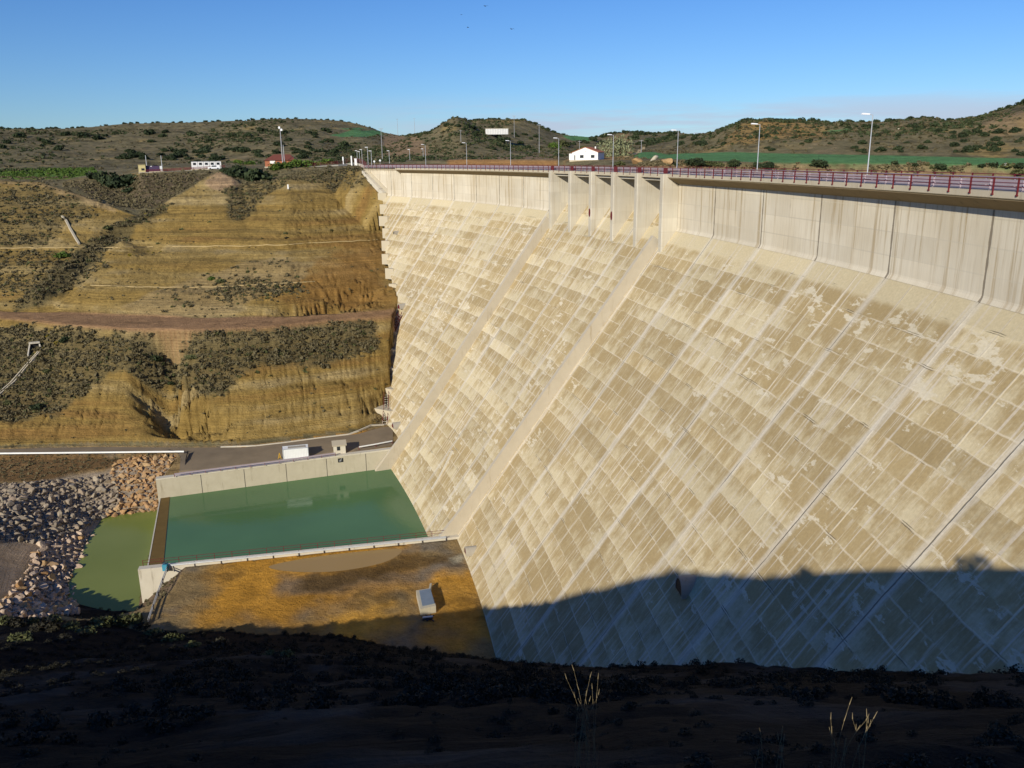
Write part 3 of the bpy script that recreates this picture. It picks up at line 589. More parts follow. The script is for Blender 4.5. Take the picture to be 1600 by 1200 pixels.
m = zone([(880, 252), (960, 250), (990, 250), (980, 262), (880, 262)], 1, 1, 380); paint(m, C(0.30, 0.19, 0.085), 0.9); grow(m, 0.05)
m = zone([(1000, 262), (1000, 256), (1090, 257), (1280, 259), (1420, 261), (1620, 265), (1620, 270), (1300, 266)], 1, 3, 290); paint(m, C(0.30, 0.205, 0.11), 0.7); grow(m, 0.4)
m = zone([(1140, 210), (1165, 192), (1250, 196), (1260, 205), (1180, 225), (1130, 228)], 3, 6, 440); paint(m, C(0.34, 0.21, 0.07), 0.65); grow(m, 0.2)
m = zone([(1180, 220), (1290, 216), (1280, 226), (1180, 232)], 2, 6, 440); paint(m, C(0.33, 0.20, 0.07), 0.6)
m = zone([(1520, 205), (1560, 180), (1610, 172), (1610, 205), (1560, 215)], 3, 6, 440); paint(m, C(0.32, 0.215, 0.11), 0.6)
m = zone([(690, 200), (705, 181), (715, 180), (735, 190), (725, 205), (700, 210)], 3, 6, 600); paint(m, C(0.24, 0.15, 0.07), 0.7); grow(m, 0.15)
m = zone([(-60, 279), (0, 283), (60, 285.5), (100, 297), (150, 312), (185, 328), (180, 334), (145, 320), (100, 305), (60, 291), (0, 288), (-60, 286)], 1, 1.5, 250); paint(m, C(0.33, 0.235, 0.12), 0.7); grow(m, 0.15)
# track, yard, floor
paint(TRK, C(0.33, 0.195, 0.098)); grow(TRK, 0.0)
fl = ((DD[None, :] < LD[0][:, None]) & ~near_r).astype(float); grow(fl, 0.0)
yard = fl * (GX > -64) * 1.0
yc = mix3(np.broadcast_to(C(0.28, 0.195, 0.088), colr.shape), C(0.37, 0.25, 0.105), sstep(-0.2, 0.5, n_a)); yc = mix3(yc, C(0.21, 0.17, 0.115), sstep(0.1, 0.5, n_b - 0.5 * n_a))
colr = mix3(colr, yc, fl[..., None])
m = zone([(440, 985), (500, 950), (560, 935), (640, 915), (690, 895), (745, 885), (775, 1005), (690, 1010), (480, 1025), (300, 1000), (330, 975), (400, 985)], 4, 6); paint(m * fl, C(0.58, 0.285, 0.038), 0.95)
m = zone([(690, 925), (750, 900), (775, 1005), (700, 1005)], 3, 5); paint(m * fl, C(0.46, 0.25, 0.05), 0.6)
m = zone([(470, 1000), (520, 955), (600, 950), (640, 975), (560, 1005)], 3, 5); paint(m * fl, C(0.68, 0.35, 0.045), 0.8)
m = zone([(440, 895), (560, 905), (640, 895), (700, 868), (720, 880), (690, 905), (600, 915), (520, 930), (430, 925)], 2, 4); paint(m * fl, C(0.20, 0.16, 0.115), 0.8)
m = zone([(480, 898), (560, 892), (640, 868), (690, 860), (710, 866), (640, 892), (600, 908), (510, 925), (480, 915)], 1.5, 4); paint(m * fl, C(0.135, 0.082, 0.03), 0.9)
m = zone([(700, 872), (716, 868), (722, 876), (705, 882)], 0.6, 1.5); paint(m * fl, C(0.46, 0.40, 0.27), 0.9)
# between barrier and riprap; brown bar; bank beside the pond
m = zone([(-60, 712), (285, 710), (270, 716), (190, 722), (170, 735), (60, 752), (-60, 755)], 1, 2); paint(m, C(0.20, 0.12, 0.05)); grow(m, 0.25)
m = zone([(-80, 850), (60, 845), (75, 848), (40, 880), (15, 925), (-80, 945)], 1, 2); paint(m, C(0.50, 0.36, 0.22)); grow(m, 0.08)
m = zone([(-40, 760), (60, 754), (165, 740), (182, 722), (278, 712), (250, 800), (170, 812), (120, 905), (115, 955), (-10, 960), (-10, 948), (45, 885), (60, 850), (-40, 852)], 1, 2); paint(m, C(0.36, 0.29, 0.21), 0.95); grow(m, 0)
m = fl * (GX > -71) * (ZL < -62.7) * (~inpool); paint(m, C(0.17, 0.12, 0.075)); grow(m, 0.4)
grow(near_r * 1.0, 0.8 * sstep(0.25, -0.3, n_b[..., 0] + 0.6 * n_a[..., 0]) + 0.05)
rr = sstep(0.1, -0.2, fbm(GX * 0.02, GY * 0.02, 4, 77)); veg *= np.where(DD[None, :] > 440, 0.3 + 0.9 * rr, 1.0)
veg[ZRESV] = 0; veg[inside] = 0

idx = np.arange(nA * nD).reshape(nA, nD)
Q = np.stack([idx[:-1, 1:-1], idx[1:, 1:-1], idx[1:, 2:], idx[:-1, 2:]], -1).reshape(-1, 4)
T0 = np.stack([idx[:-1, 0], idx[1:, 1], idx[:-1, 1]], -1)
Q = Q[:, ::-1]
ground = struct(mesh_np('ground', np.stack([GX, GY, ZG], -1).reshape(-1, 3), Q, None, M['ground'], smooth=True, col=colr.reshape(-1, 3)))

# water
def sheet(name, poly, z, mat):
    mb = MB(); P = [(p[0], p[1], z) for p in poly]; c = np.mean(np.array(P), 0)
    n = len(P); mb.add(P + [tuple(c)], [], [(i, (i + 1) % n, n) for i in range(n)]); o = mb.build(name, mat)
    if o.data.polygons[0].normal.z < 0: o.data.flip_normals()
    return struct(o)
sheet('pool_water', POOLX, -67.05, M['pool_water'])
cp = np.mean(np.array(POND), 0); sheet('pond_water', [cp + (p - cp) * 1.25 for p in POND], -69.0, M['pond_water'])
# ------------------------------------------------------------------ the dam
dam = thing('dam', 'huge pale concrete dam with stained sloping face and spillway piers', 'dam', pol(116, R, 0))
bpy.context.view_layer.update()
DO = np.array(dam.location)
def dpart(o, pos=True):          # children keep world coordinates
    o.parent = dam; o.matrix_parent_inverse = dam.matrix_world.inverted(); return o
dam_world = lambda mb, name, mat, uv=None, smooth=False: dpart(mb.build(name, mat, uv=uv, smooth=smooth))
# sloping face
zr_ = np.concatenate([np.linspace(ZF + 0.0, ZF - 1.0, 3), np.arange(ZF - 2.2, -72, -1.25)])
V, UVs = [], []; ns = 340
for z in zr_:
    smax = float(s_contact(z)) + 1.2
    for s in np.linspace(-45, smax, ns):
        r = float(rface(z)); V.append(pol(s, r, z)); UVs.append((s, (ZF - z) * math.sqrt(1 + SL * SL)))
idx2 = np.arange(len(V)).reshape(len(zr_), ns)
Qf = np.stack([idx2[:-1, :-1], idx2[:-1, 1:], idx2[1:, 1:], idx2[1:, :-1]], -1).reshape(-1, 4)
fo = mesh_np('downstream_face', V, Qf, None, M['face'], smooth=True, uv=UVs); dpart(fo)
if (np.array(fo.data.polygons[1000].normal) @ np.array([-1, 0, 0.5])) < 0: fo.data.flip_normals()
# vertical upper wall, left and right of the spillway, with a small curved foot
def wall(s0, s1, bottom, name, mat):
    V, U, n = [], [], max(2, int((s1 - s0) / 2.5)); ss = np.linspace(s0, s1, n)
    prof = [(0, -0.35), (0, -3), (0, -6), (0, ZF + 0.30), (-0.05, ZF + 0.10), (-0.17, ZF - 0.12), (-0.27, ZF - 0.30)]
    for dr, z in prof:
        for s in ss:
            zb = bottom(s); zz = max(z, zb) if zb > ZF + 2 else z; dd = 0 if zb > ZF + 2 else dr
            V.append(pol(s, RF + dr - 0.004, zz)); U.append((s, -zz))
    i = np.arange(len(V)).reshape(len(prof), n); q = np.stack([i[:-1, :-1], i[:-1, 1:], i[1:, 1:], i[1:, :-1]], -1).reshape(-1, 4)
    o = mesh_np(name, V, q, None, mat, smooth=False, uv=U)
    if (np.array(o.data.polygons[0].normal) @ np.array([-1, 0, 0])) < 0: o.data.flip_normals()
    return dpart(o)
wall(-45, PIERS[0] - 1.45, lambda s: ZF, 'upper_wall', M['wall_concrete'])
wall(PIERS[-1] - 0.2, 284, lambda s: ZF, 'upper_wall', M['wall_concrete'])
wall(284, 300, lambda s: np.interp(s, [284, 300], [ZF + 0.2, -1.6]) + 2.0, 'upper_wall', M['wall_concrete'])
# crest slab with overhanging soffit
def arc(s): return lambda a, b: pol(s, a, b)
solid = [(R + 0.3, 0.0), (R + 8.7, 0.0), (R + 8.7, -9), (RF + 0.05, -9), (RF + 0.02, -1.58), (RF - 0.05, -1.56), (R + 0.32, -0.52), (R + 0.3, -0.5)]
wing = [(RF - 0.25, 0.0), (R + 8.7, 0.0), (R + 8.7, -9), (RF + 0.05, -9), (RF + 0.02, -0.9), (RF - 0.25, -0.7)]
bridge = [(R + 0.25, 0.0), (R + 8.7, 0.0), (R + 8.7, -0.62), (R + 0.25, -0.62)]
mb = MB(); mb.sweep(solid, [arc(s) for s in np.linspace(-45, PIERS[0] - 1.42, 46)]); mb.sweep(solid, [arc(s) for s in np.linspace(PIERS[-1] + 0.02, 273, 34)]); mb.sweep(wing, [arc(s) for s in np.linspace(273.05, 300.5, 12)])
dam_world(mb, 'crest_slab', M['deck_concrete'])
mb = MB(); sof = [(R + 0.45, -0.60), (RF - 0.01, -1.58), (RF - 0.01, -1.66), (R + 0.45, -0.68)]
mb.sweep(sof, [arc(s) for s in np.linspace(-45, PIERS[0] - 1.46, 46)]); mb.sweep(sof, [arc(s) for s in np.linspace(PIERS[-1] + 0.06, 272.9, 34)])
dam_world(mb, 'soffit', M['soffit_shade_stain'])
for k in range(5):
    b = MB(); b.sweep(bridge, [arc(s) for s in np.linspace(PIERS[k] + 0.01, PIERS[k + 1] - 1.44, 5)]); dam_world(b, 'bridge_deck', M['deck_concrete'])
    b = MB(); b.sweep([(R + 0.9, -0.80), (R + 1.5, -0.80), (R + 1.5, -1.12), (R + 0.9, -1.12)], [arc(s) for s in (PIERS[k] + 0.01, PIERS[k + 1] - 1.44)]); dam_world(b, 'bridge_beam', M['pale_concrete'])
# spillway sill behind the piers: the face runs on up and rolls over
V, U = [], []; prof = [(RF, ZF)] + [(RF + SL * h, ZF + h) for h in (1, 2, 3)] + [(RF + 3.1, -5.3), (RF + 4.3, -4.6), (RF + 5.8, -4.5), (RF + 7.5, -5.2), (RF + 8.6, -8.0)]
ss = np.linspace(PIERS[0] - 0.5, PIERS[-1] - 0.3, 30); ln_ = 0
for i, (r, z) in enumerate(prof):
    if i: ln_ -= math.hypot(r - prof[i - 1][0], z - prof[i - 1][1])
    for s in ss: V.append(pol(s, r, z)); U.append((s, 5.5 + ln_))
i = np.arange(len(V)).reshape(len(prof), len(ss)); q = np.stack([i[:-1, :-1], i[1:, :-1], i[1:, 1:], i[:-1, 1:]], -1).reshape(-1, 4)
o = mesh_np('spillway_crest', V, q, None, M['face'], smooth=True, uv=U); dpart(o)
if o.data.polygons[0].normal.z < 0: o.data.flip_normals()
# piers
for k, s0 in enumerate(PIERS):
    last = k in (0, 5); s1 = s0 - 1.4
    zb = -13.6 if not last else -14.2
    r0 = R - 0.45; mb = MB(); V, U = [], []
    # front bevelled a little; upper block carries the railing
    prof = [(r0 + 0.12, s1), (r0, s1 + 0.12), (r0, s0 - 0.12), (r0 + 0.12, s0), (R + 9.2, s0), (R + 9.2, s1)]
    m_ = len(prof)
    for z in (zb, 0.06):
        for (r, s) in prof:
            V.append(pol(s, r, z)); U.append((r * 1.0 + s * 2.0, -z))
    Qp = [(a, (a + 1) % m_, m_ + (a + 1) % m_, m_ + a) for a in range(m_)] + [(m_ + 0, m_ + 1, m_ + 2, m_ + 3), (m_ + 0, m_ + 3, m_ + 4, m_ + 5)]
    o = mesh_np('pier', V, Qp, None, M['plain_concrete'], uv=U); dpart(o)
    bm = bmesh.new(); bm.from_mesh(o.data); bmesh.ops.recalc_face_normals(bm, faces=bm.faces); bm.to_mesh(o.data); bm.free()
# training walls standing up from the face
def train(s0, s1, zt, zb, mat):
    V, U, zz = [], [], np.linspace(zt, zb, 40); nrm = 1 / math.sqrt(1 + SL * SL)
    hts = np.interp(zz, [zb, zb + 12, zt], [3.0, 2.1, 1.9])
    for s in (s0, s1):
        for z, h in zip(zz, hts):
            r = float(rface(z)); V += [pol(s, r + 0.5, z - 0.4), pol(s, r - h * nrm, z + h * nrm * SL)]
            l = (ZF - z) * 1.245; U += [(l, 3.0), (l, 0.4)]
    n = len(zz); f = []
    for k in range(n - 1):
        a = 2 * k; b = 2 * n + 2 * k
        f += [(a, a + 1, a + 3, a + 2), (b, b + 2, b + 3, b + 1), (a + 1, b + 1, b + 3, a + 3)]
    f += [(0, 2 * n, 2 * n + 1, 1), (2 * n - 2, 2 * n - 1, 4 * n - 1, 4 * n - 2)]
    o = mesh_np('training_wall', V, f, None, mat, uv=U); dpart(o)
    bm = bmesh.new(); bm.from_mesh(o.data); bmesh.ops.recalc_face_normals(bm, faces=bm.faces); bm.to_mesh(o.data); bm.free()
train(114.3, 115.4, -11.5, -69.5, M['training_concrete']); train(168.4, 169.5, -11.5, -69.5, M['training_concrete'])
# stepped concrete footings along the left hillside
for z0 in np.arange(-61.0, -10.0, 3.6):
    if -41.5 < z0 < -36: continue
    sc = float(s_contact(z0 + 1.5)); b = MB(); r0 = float(rface(z0)) - random.Random(int(z0 * 10)).uniform(0.2, 1.0)
    L = 2.6 if z0 > -36 else 3.6; Le = 0.2 if z0 > -36 else 4.0; rj = random.Random(int(z0 * 7)).uniform(-0.5, 0.5)
    P = [pol(sc - L - rj, r0 + 1.2, z0 - 1.3), pol(sc + Le + rj, r0 - (0.2 if z0 > -36 else 3.0), z0 - 1.3), pol(sc + Le + rj, r0 + 8, z0 - 1.3), pol(sc - L - rj, r0 + 8, z0 - 1.3)]
    b.hexa(P + [(p[0], p[1], z0 + 2.0) for p in P]); dam_world(b, 'footing_step', M['warm_concrete'])
b = MB(); P = [pol(227, rface(-40.5) - 2.0, -45), pol(243, rface(-40.5) - 6.0, -45), pol(243, rface(-40.5) + 7, -45), pol(227, rface(-40.5) + 7, -45)]
b.hexa(P + [(p[0], p[1], -39.4) for p in P]); dam_world(b, 'track_abutment', M['warm_concrete'])
b = MB(); P = [pol(222, rface(-45) - 2.0, -49), pol(233, rface(-45) - 5.0, -49), pol(233, rface(-45) + 7, -49), pol(222, rface(-45) + 7, -49)]
b.hexa(P + [(p[0], p[1], -43.2) for p in P]); dam_world(b, 'track_abutment', M['warm_concrete'])
# gutter strip where the left wing meets the hillside
b = MB()
for sa, sb in ((285, 289), (289, 293), (293, 297), (297, 300)):
    za, zb2 = [float(np.interp(q_, [284, 300], [ZF + 0.2, -1.2])) for q_ in (sa, sb)]
    b.hexa([pol(sa, RF - 1.3, za - 1.5), pol(sa, RF - 0.02, za - 1.5), pol(sb, RF - 0.02, zb2 - 1.5), pol(sb, RF - 1.3, zb2 - 1.5),
            pol(sa, RF - 1.3, za + 0.2), pol(sa, RF - 0.02, za + 0.2), pol(sb, RF - 0.02, zb2 + 0.2), pol(sb, RF - 1.3, zb2 + 0.2)])
dam_world(b, 'wing_gutter', M['pale_concrete'])
# gallery outlets: half hoods with rusty flap doors in the face
def hood(s, z, rad, door=True, mat='grey_concrete', dmat='maroon_paint', dep0=1.35):
    r = float(rface(z)); e = Vector(pol(s, r, z)); out = Vector((-math.cos(s / R), -math.sin(s / R), 0)); side = Vector((-math.sin(s / R), math.cos(s / R), 0)); up = Vector((0, 0, 1))
    b = MB(); V = []; n = 12
    for dep, k in ((dep0, 1.0), (dep0, 0.86), (-2.0, 1.0)):
        for i in range(n + 1):
            a_ = PI * i / n; V.append(e + side * math.cos(a_) * rad * k + up * (math.sin(a_) * rad * 1.5 * k - 0.5) + out * dep)
    m_ = n + 1
    b.add(V, [(i, i + 1, m_ + i + 1, m_ + i) for i in range(n)] + [(i, 2 * m_ + i, 2 * m_ + i + 1, i + 1) for i in range(n)])
    h = dam_world(b, 'outlet_hood', M[mat])
    if door:
        d = MB(); V = [e + out * (dep0 - 0.05) + up * -0.4] + [e + side * math.cos(PI * i / n) * rad * 0.9 + up * (math.sin(PI * i / n) * rad * 1.38 - 0.5) + out * (dep0 - 0.05) for i in range(n + 1)]
        d.add(V, [], [(0, i + 1, i + 2) for i in range(n)]); do = dam_world(d, 'outlet_door_or_mouth', M[dmat])
hood(225.5, -38.6, 1.0); hood(180.9, -60.4, 0.95); hood(103.9, -60.8, 0.9); hood(260.5, -20.3, 0.7, False); hood(287.5, -7.6, 0.7, False)
for s in (PIERS[2], PIERS[3]):      # oval plates on two pier fronts
    b = MB(); cs = s - 0.7; r0 = R - 0.45
    ring = [pol(cs + 0.42 * math.cos(a_), r0 - 0.06, -8.2 + 0.85 * math.sin(a_)) for a_ in np.linspace(0, 2 * PI, 16, endpoint=False)]
    ring2 = [pol(cs + 0.42 * math.cos(a_), r0 + 0.02, -8.2 + 0.85 * math.sin(a_)) for a_ in np.linspace(0, 2 * PI, 16, endpoint=False)]
    b.add(ring + ring2 + [pol(cs, r0 - 0.06, -8.2)], [(i, (i + 1) % 16, 16 + (i + 1) % 16, 16 + i) for i in range(16)], [(i, (i + 1) % 16, 32) for i in range(16)])
    dam_world(b, 'pier_plate', M['maroon_paint'])
# round-topped outlet low on the face, in the shade, and a curved deflector in the chute
hood(45.3, -39.6, 1.25, True, 'grey_concrete', 'black_rubber', 0.75)  # black plate in this hood stands in for the shade of its open mouth
b = MB()
for k in range(7):
    t0, t1 = k / 7, (k + 1) / 7
    f = lambda t: (141.5 - 2.6 * math.sin(t * 1.5), -55.5 - 7.0 * t)
    (sa, za), (sb, zb) = f(t0), f(t1); ra, rb = float(rface(za)), float(rface(zb))
    b.hexa([pol(sa, ra + .3, za), pol(sa + 0.5, ra + .3, za), pol(sb + 0.5, rb + .3, zb), pol(sb, rb + .3, zb), pol(sa, ra - 0.25, za + .2), pol(sa + 0.5, ra - 0.25, za + .2), pol(sb + 0.5, rb - 0.25, zb + .2), pol(sb, rb - 0.25, zb + .2)])
dam_world(b, 'chute_deflector', M['pale_concrete'])

# crest road sheet
b = MB(); V = []
ss = np.linspace(-45, 300, 110); V = [pol(s, R + 1.4, 0.012) for s in ss] + [pol(s, R + 7.3, 0.012) for s in ss]; n = len(ss)
struct(b.add(V, [(i, i + 1, n + i + 1, n + i) for i in range(n - 1)]).build('crest_road', M['crest_asphalt']))

# ------------------------------------------------------------------ railings and guardrails on the crest
def rail_line(name, label, r, s0, s1, step, side, panels=False):
    t = thing(name, label, 'railing', pol((s0 + s1) / 2, r, 0)); bpy.context.view_layer.update(); inv = t.matrix_world.inverted()
    def kid(o): o.parent = t; o.matrix_parent_inverse = inv; return o
    posts = np.arange(s0, s1, step); order = sorted(posts, key=lambda s: math.hypot(*pol(s, r, 0)[:2])); big = set(order[:100]); rest = MB()
    zb = -0.30 if side < 0 else 0.0
    pm = None
    for s in posts:
        a, c = pol(s, r, zb), pol(s, r, 1.08)
        if s in big:
            b = MB(); p = s / R
            b.box((0, 0, (1.08 - zb) / 2), (0.11, 0.11, 1.08 - zb)); b.box((0.02, 0, 0.06), (0.24, 0.20, 0.10))
            if pm is None: o = b.build('post', M['maroon_paint']); pm = o.data
            else: o = bpy.data.objects.new('post', pm); COL.objects.link(o)
            o.location = a; o.rotation_euler = (0, 0, p); kid(o)
        else: rest.box((a[0], a[1], (1.08 + zb) / 2), (0.11, 0.11, 1.08 - zb), s / R)
    if rest.n: kid(stuff(rest.build('far_posts', M['maroon_paint'])))
    for z, w, mt in ((1.03, 0.07, 'maroon_paint'), (0.70, 0.05, 'maroon_paint'), (0.40, 0.05, 'maroon_paint')):
        b = MB(); b.sweep([(r - w / 2, z - w / 2), (r + w / 2, z - w / 2), (r + w / 2, z + w / 2), (r - w / 2, z + w / 2)], [arc(s) for s in np.linspace(s0, s1, int((s1 - s0) / 3))]); kid(b.build('rail', M[mt]))
    if panels:
        for s in PIERS:
            b = MB(); b.sweep([(r - 0.09, 0.10), (r - 0.03, 0.10), (r - 0.03, 1.06), (r - 0.09, 1.06)], [arc(s - 1.5), arc(s - 0.75), arc(s + 0.05)]); kid(b.build('panel', M['maroon_paint']))
    return t
rail_line('crest_railing', 'maroon post railing on the near edge of the dam crest, with panels over the piers', R + 0.26, -40, 299.5, 3.0, -1, True)
rail_line('crest_railing', 'maroon post railing on the far edge of the dam crest behind the road', R + 8.4, -40, 299.5, 3.0, 1)
def guard_line(label, pts, name='guardrail', step=4.0, rail='galvanised', post='dark_steel', h=0.75, beams=((0.60, 0.31),), group=None):
    """W-beam barrier along a list of points"""
    P = [Vector(p) for p in pts]; t = thing(name, label, 'guardrail', P[0], 0, group); L = [0]
    for i in range(1, len(P)): L.append(L[-1] + (P[i] - P[i - 1]).length)
    def pt(d): 
        k = max(0, min(len(P) - 2, int(np.searchsorted(L, d)) - 1)); f = (d - L[k]) / max(1e-6, L[k + 1] - L[k]); return P[k].lerp(P[k + 1], f) - P[0]
    n = max(2, int(L[-1] / step)); pm = None; rest = MB()
    for i in range(n + 1):
        q_ = pt(L[-1] * i / n)
        if i < 100:
            if pm is None: o = MB().box((0, 0, h / 2), (0.12, 0.10, h)).build('post', M[post], t); pm = o.data
            else: o = bpy.data.objects.new('post', pm); COL.objects.link(o); o.parent = t
            o.location = q_
        else: rest.box(tuple(q_ + Vector((0, 0, h / 2))), (0.12, 0.10, h))
    if rest.n: stuff(rest.build('far_posts', M[post], t))
    for z, w in beams:
        b = MB(); pts2 = [pt(L[-1] * i / max(2, n)) for i in range(n + 1)]; prev = None
        prof = [(-0.02, -w / 2), (0.045, -w / 3), (0.0, 0.0), (0.045, w / 3), (-0.02, w / 2), (-0.035, w / 2), (-0.035, -w / 2)]
        fs = []
        for i, p in enumerate(pts2):
            d = (pts2[min(i + 1, n)] - pts2[max(i - 1, 0)]); d.z = 0; d.normalize(); nn = Vector((d.y, -d.x, 0))
            fs.append(lambda a, bb, p=p, nn=nn: tuple(p + nn * (a + 0.09) + Vector((0, 0, z + bb))))
        b.sweep(prof, fs); b.build('beam', M[rail], t)
    return t
ss = np.linspace(-40, 299, 86)
guard_line('double grey lilac guardrail on the near side of the crest road', [pol(s, R + 1.1, 0.0) for s in ss], rail='rail_grey', post='rail_grey', beams=((0.76, 0.17), (0.50, 0.17), (0.24, 0.12)), h=0.85)
guard_line('double grey lilac guardrail on the far side of the crest road', [pol(s, R + 7.6, 0.0) for s in ss[::-1]], rail='rail_grey', post='rail_grey', beams=((0.76, 0.17), (0.50, 0.17), (0.24, 0.12)), h=0.85)

# street lamps
def lamp(name, label, loc, h, rz, group):
    t = thing(name, label, 'street lamp', loc, rz, group)
    MB().tube((0, 0, 0), (0, 0, h), 0.08, 0.045, 10).build('pole', M['galvanised'], t)
    MB().box((0, 0, 0.06), (0.4, 0.4, 0.12)).build('base_plate', M['dark_steel'], t)
    b = MB(); b.bar((0, 0, h - 0.05), (-0.55, 0, h + 0.05), 0.06); a_ = b.build('arm', M['galvanised'], t)
    b = MB(); b.hexa([(-1.45, -0.16, h + 0.02), (-0.45, -0.16, h - 0.02), (-0.45, 0.16, h - 0.02), (-1.45, 0.16, h + 0.02), (-1.35, -0.10, h + 0.20), (-0.45, -0.12, h + 0.14), (-0.45, 0.12, h + 0.14), (-1.35, 0.10, h + 0.20)])
    b.build('lamp_head', M['lamp_white'], t); return t
words = ['nearest and tallest lamp post on the dam crest', 'second nearest lamp post on the dam crest', 'third lamp post from the right, just right of the spillway bridge', 'lamp post above the spillway bridge, just right of the white house', 'fifth lamp post from the right, at the left end of the spillway bridge', 'sixth lamp post from the right, on the crest left of the spillway', 'seventh lamp post from the right, on the left half of the crest', 'eighth lamp post from the right, near the left end of the crest']
for k, w in enumerate(words):
    s = 68.4 + 28.2 * k; lamp('street_lamp', 'grey steel ' + w, pol(s, R + 8.15, 0.0), 7.4, s / R, 'street lamps along the dam crest')
# ------------------------------------------------------------------ plunge pool walls, weir, road
def V3(p, z=None): return Vector((p[0], p[1], float(hz(p[0], p[1])) if z is None else z))
P0, P1, P2, P3, P4 = [np.array(p) for p in POOL]
def wall_thing(name, label, a, b, z0, z1, th, cop, side, mat='old_concrete'):
    a, b = np.array(a[:2]), np.array(b[:2]); d = (b - a) / np.linalg.norm(b - a); n_ = np.array([-d[1], d[0]]) * side
    t = thing(name, label, 'wall', (*a, z0)); o3 = np.array([a[0], a[1], z0])
    q = [a, b, b + n_ * th, a + n_ * th]; mb = MB(); mb.hexa([(*(p - a), 0.0) for p in q] + [(*(p - a), z1 - z0 - 0.35) for p in q]); mb.build('wall_body', M[mat], t)
    q = [a - n_ * cop, b - n_ * cop, b + n_ * (th + cop), a + n_ * (th + cop)]; mb = MB(); mb.hexa([(*(p - a), z1 - z0 - 0.35) for p in q] + [(*(p - a), z1 - z0) for p in q]); mb.build('coping', M['pale_concrete'], t)
    # construction joints
    L = np.linalg.norm(b - a)
    for k in np.arange(9, L - 4, 9.0):
        c = a + d * k - n_ * 0.012; m2 = MB(); m2.box((*(c - a), (z1 - z0 - 0.4) / 2), (0.09, 0.05, z1 - z0 - 0.4), math.atan2(d[1], d[0])); m2.build('joint', M['dark_steel'], t)
    return t, d, n_
wall_thing('pool_wall', 'long pale concrete retaining wall along the far side of the green pool', P0 - (P1 - P0) / np.linalg.norm(P1 - P0) * 1.0, P1 + (P1 - P0) * 0.06, -71, -62.45, 1.2, 0.08, 1)
wall_thing('pool_wall', 'pale concrete wall along the near side of the green pool', P4 + (P4 - P3) * 0.012, P3 + (P3 - P4) * 0.08, -71, -62.05, 1.1, 0.06, -1, 'pale_concrete')
# weir sill between pool and pond
t = thing('weir', 'wet brown concrete weir sill between the green pool and the pond', 'weir', (*P0, -71))
e = P4 - P0; d = e / np.linalg.norm(e); nn = np.array([-d[1], d[0]]); nn = nn if nn[0] > 0 else -nn; mb = MB()
q = [-nn * 0.5 - d * 0.5, e - nn * 0.5, e + nn * 2.2, nn * 1.3 - d * 0.5]; mb.hexa([(*p, 0) for p in q] + [(q[0][0], q[0][1], 3.99), (q[1][0], q[1][1], 3.99), (q[2][0], q[2][1], 4.03), (q[3][0], q[3][1], 4.03)]); mb.build('sill', M['wet_sill'], t)
mb = MB(); q = [-nn * 0.72, e * 0.86 - nn * 0.72, e * 0.86 - nn * 0.5, -nn * 0.5]; mb.hexa([(*p, 2.2) for p in q] + [(*p, 4.04) for p in q]); mb.build('lip', M['pale_concrete'], t)

def drape(name, lo, hi, mat, off=0.05, m=8, n=60):
    lo, hi = np.array(lo)[:, :2], np.array(hi)[:, :2]
    def res(P): 
        L = np.concatenate([[0], np.cumsum(np.linalg.norm(np.diff(P, axis=0), axis=1))]); t = np.linspace(0, L[-1], n); return np.stack([np.interp(t, L, P[:, 0]), np.interp(t, L, P[:, 1])], 1)
    a, b = res(lo), res(hi); w = np.linspace(0, 1, m)[None, :, None]; G_ = a[:, None] * (1 - w) + b[:, None] * w
    z = hz(G_[..., 0], G_[..., 1]) + off; V = np.concatenate([G_, z[..., None]], -1).reshape(-1, 3); i = np.arange(n * m).reshape(n, m)
    q = np.stack([i[:-1, :-1], i[1:, :-1], i[1:, 1:], i[:-1, 1:]], -1).reshape(-1, 4); o = mesh_np(name, V, q, None, mat, smooth=True)
    if o.data.polygons[0].normal.z < 0: o.data.flip_normals()
    return struct(o)
zr0 = -61.85
drape('service_road', [at(-120, 709, zr0), at(0, 708, zr0), at(150, 706.5, zr0), at(284, 706.5, zr0), at(279, 744, -62.4), at(400, 727, -62.3), at(520, 709, -62.1), at(614, 694, -62.1)],
      [at(-120, 703, zr0), at(0, 702, zr0), at(150, 698.5, zr0), at(300, 699.5, zr0), at(380, 699, zr0), at(440, 693, zr0), at(500, 685, zr0), at(560, 678, zr0), at(600, 667, zr0), at(614, 668, zr0)], M['service_asphalt'], 0.08, 10, 80)
# pale kerb along the far side of the road
kp = [V3(at(u, v, zr0)) for u, v in [(345, 699), (400, 697), (440, 692.5), (500, 684.5), (545, 679), (560, 675.5), (580, 668), (600, 664)]]
t = thing('kerb', 'pale concrete kerb at the foot of the ochre slope', 'kerb', kp[0]); mb = MB()
for a_, b_ in zip(kp[:-1], kp[1:]): mb.bar(a_ - kp[0] + Vector((0, 0, .1)), b_ - kp[0] + Vector((0, 0, .1)), 0.35, 0.35)
mb.build('kerb_stone', M['pale_concrete'], t)
# puddles in the yard
def blob(name, pts, z, mat):
    P = np.array([at(u, v, z)[:2] for u, v in pts]); c = P.mean(0); out = []
    n = len(P)
    for i in range(n):
        for f in (0, .25, .5, .75):
            a, b, c2, d2 = P[i - 1], P[i], P[(i + 1) % n], P[(i + 2) % n]
            out.append(0.5 * ((2 * b) + (-a + c2) * f + (2 * a - 5 * b + 4 * c2 - d2) * f * f + (-a + 3 * b - 3 * c2 + d2) * f ** 3))
    return sheet(name, out, z, mat)
blob('puddle_water', [(420, 885), (480, 872), (560, 862), (625, 858), (615, 872), (580, 884), (520, 893), (455, 893)], FLOOR + 0.02, M['puddle_water'])

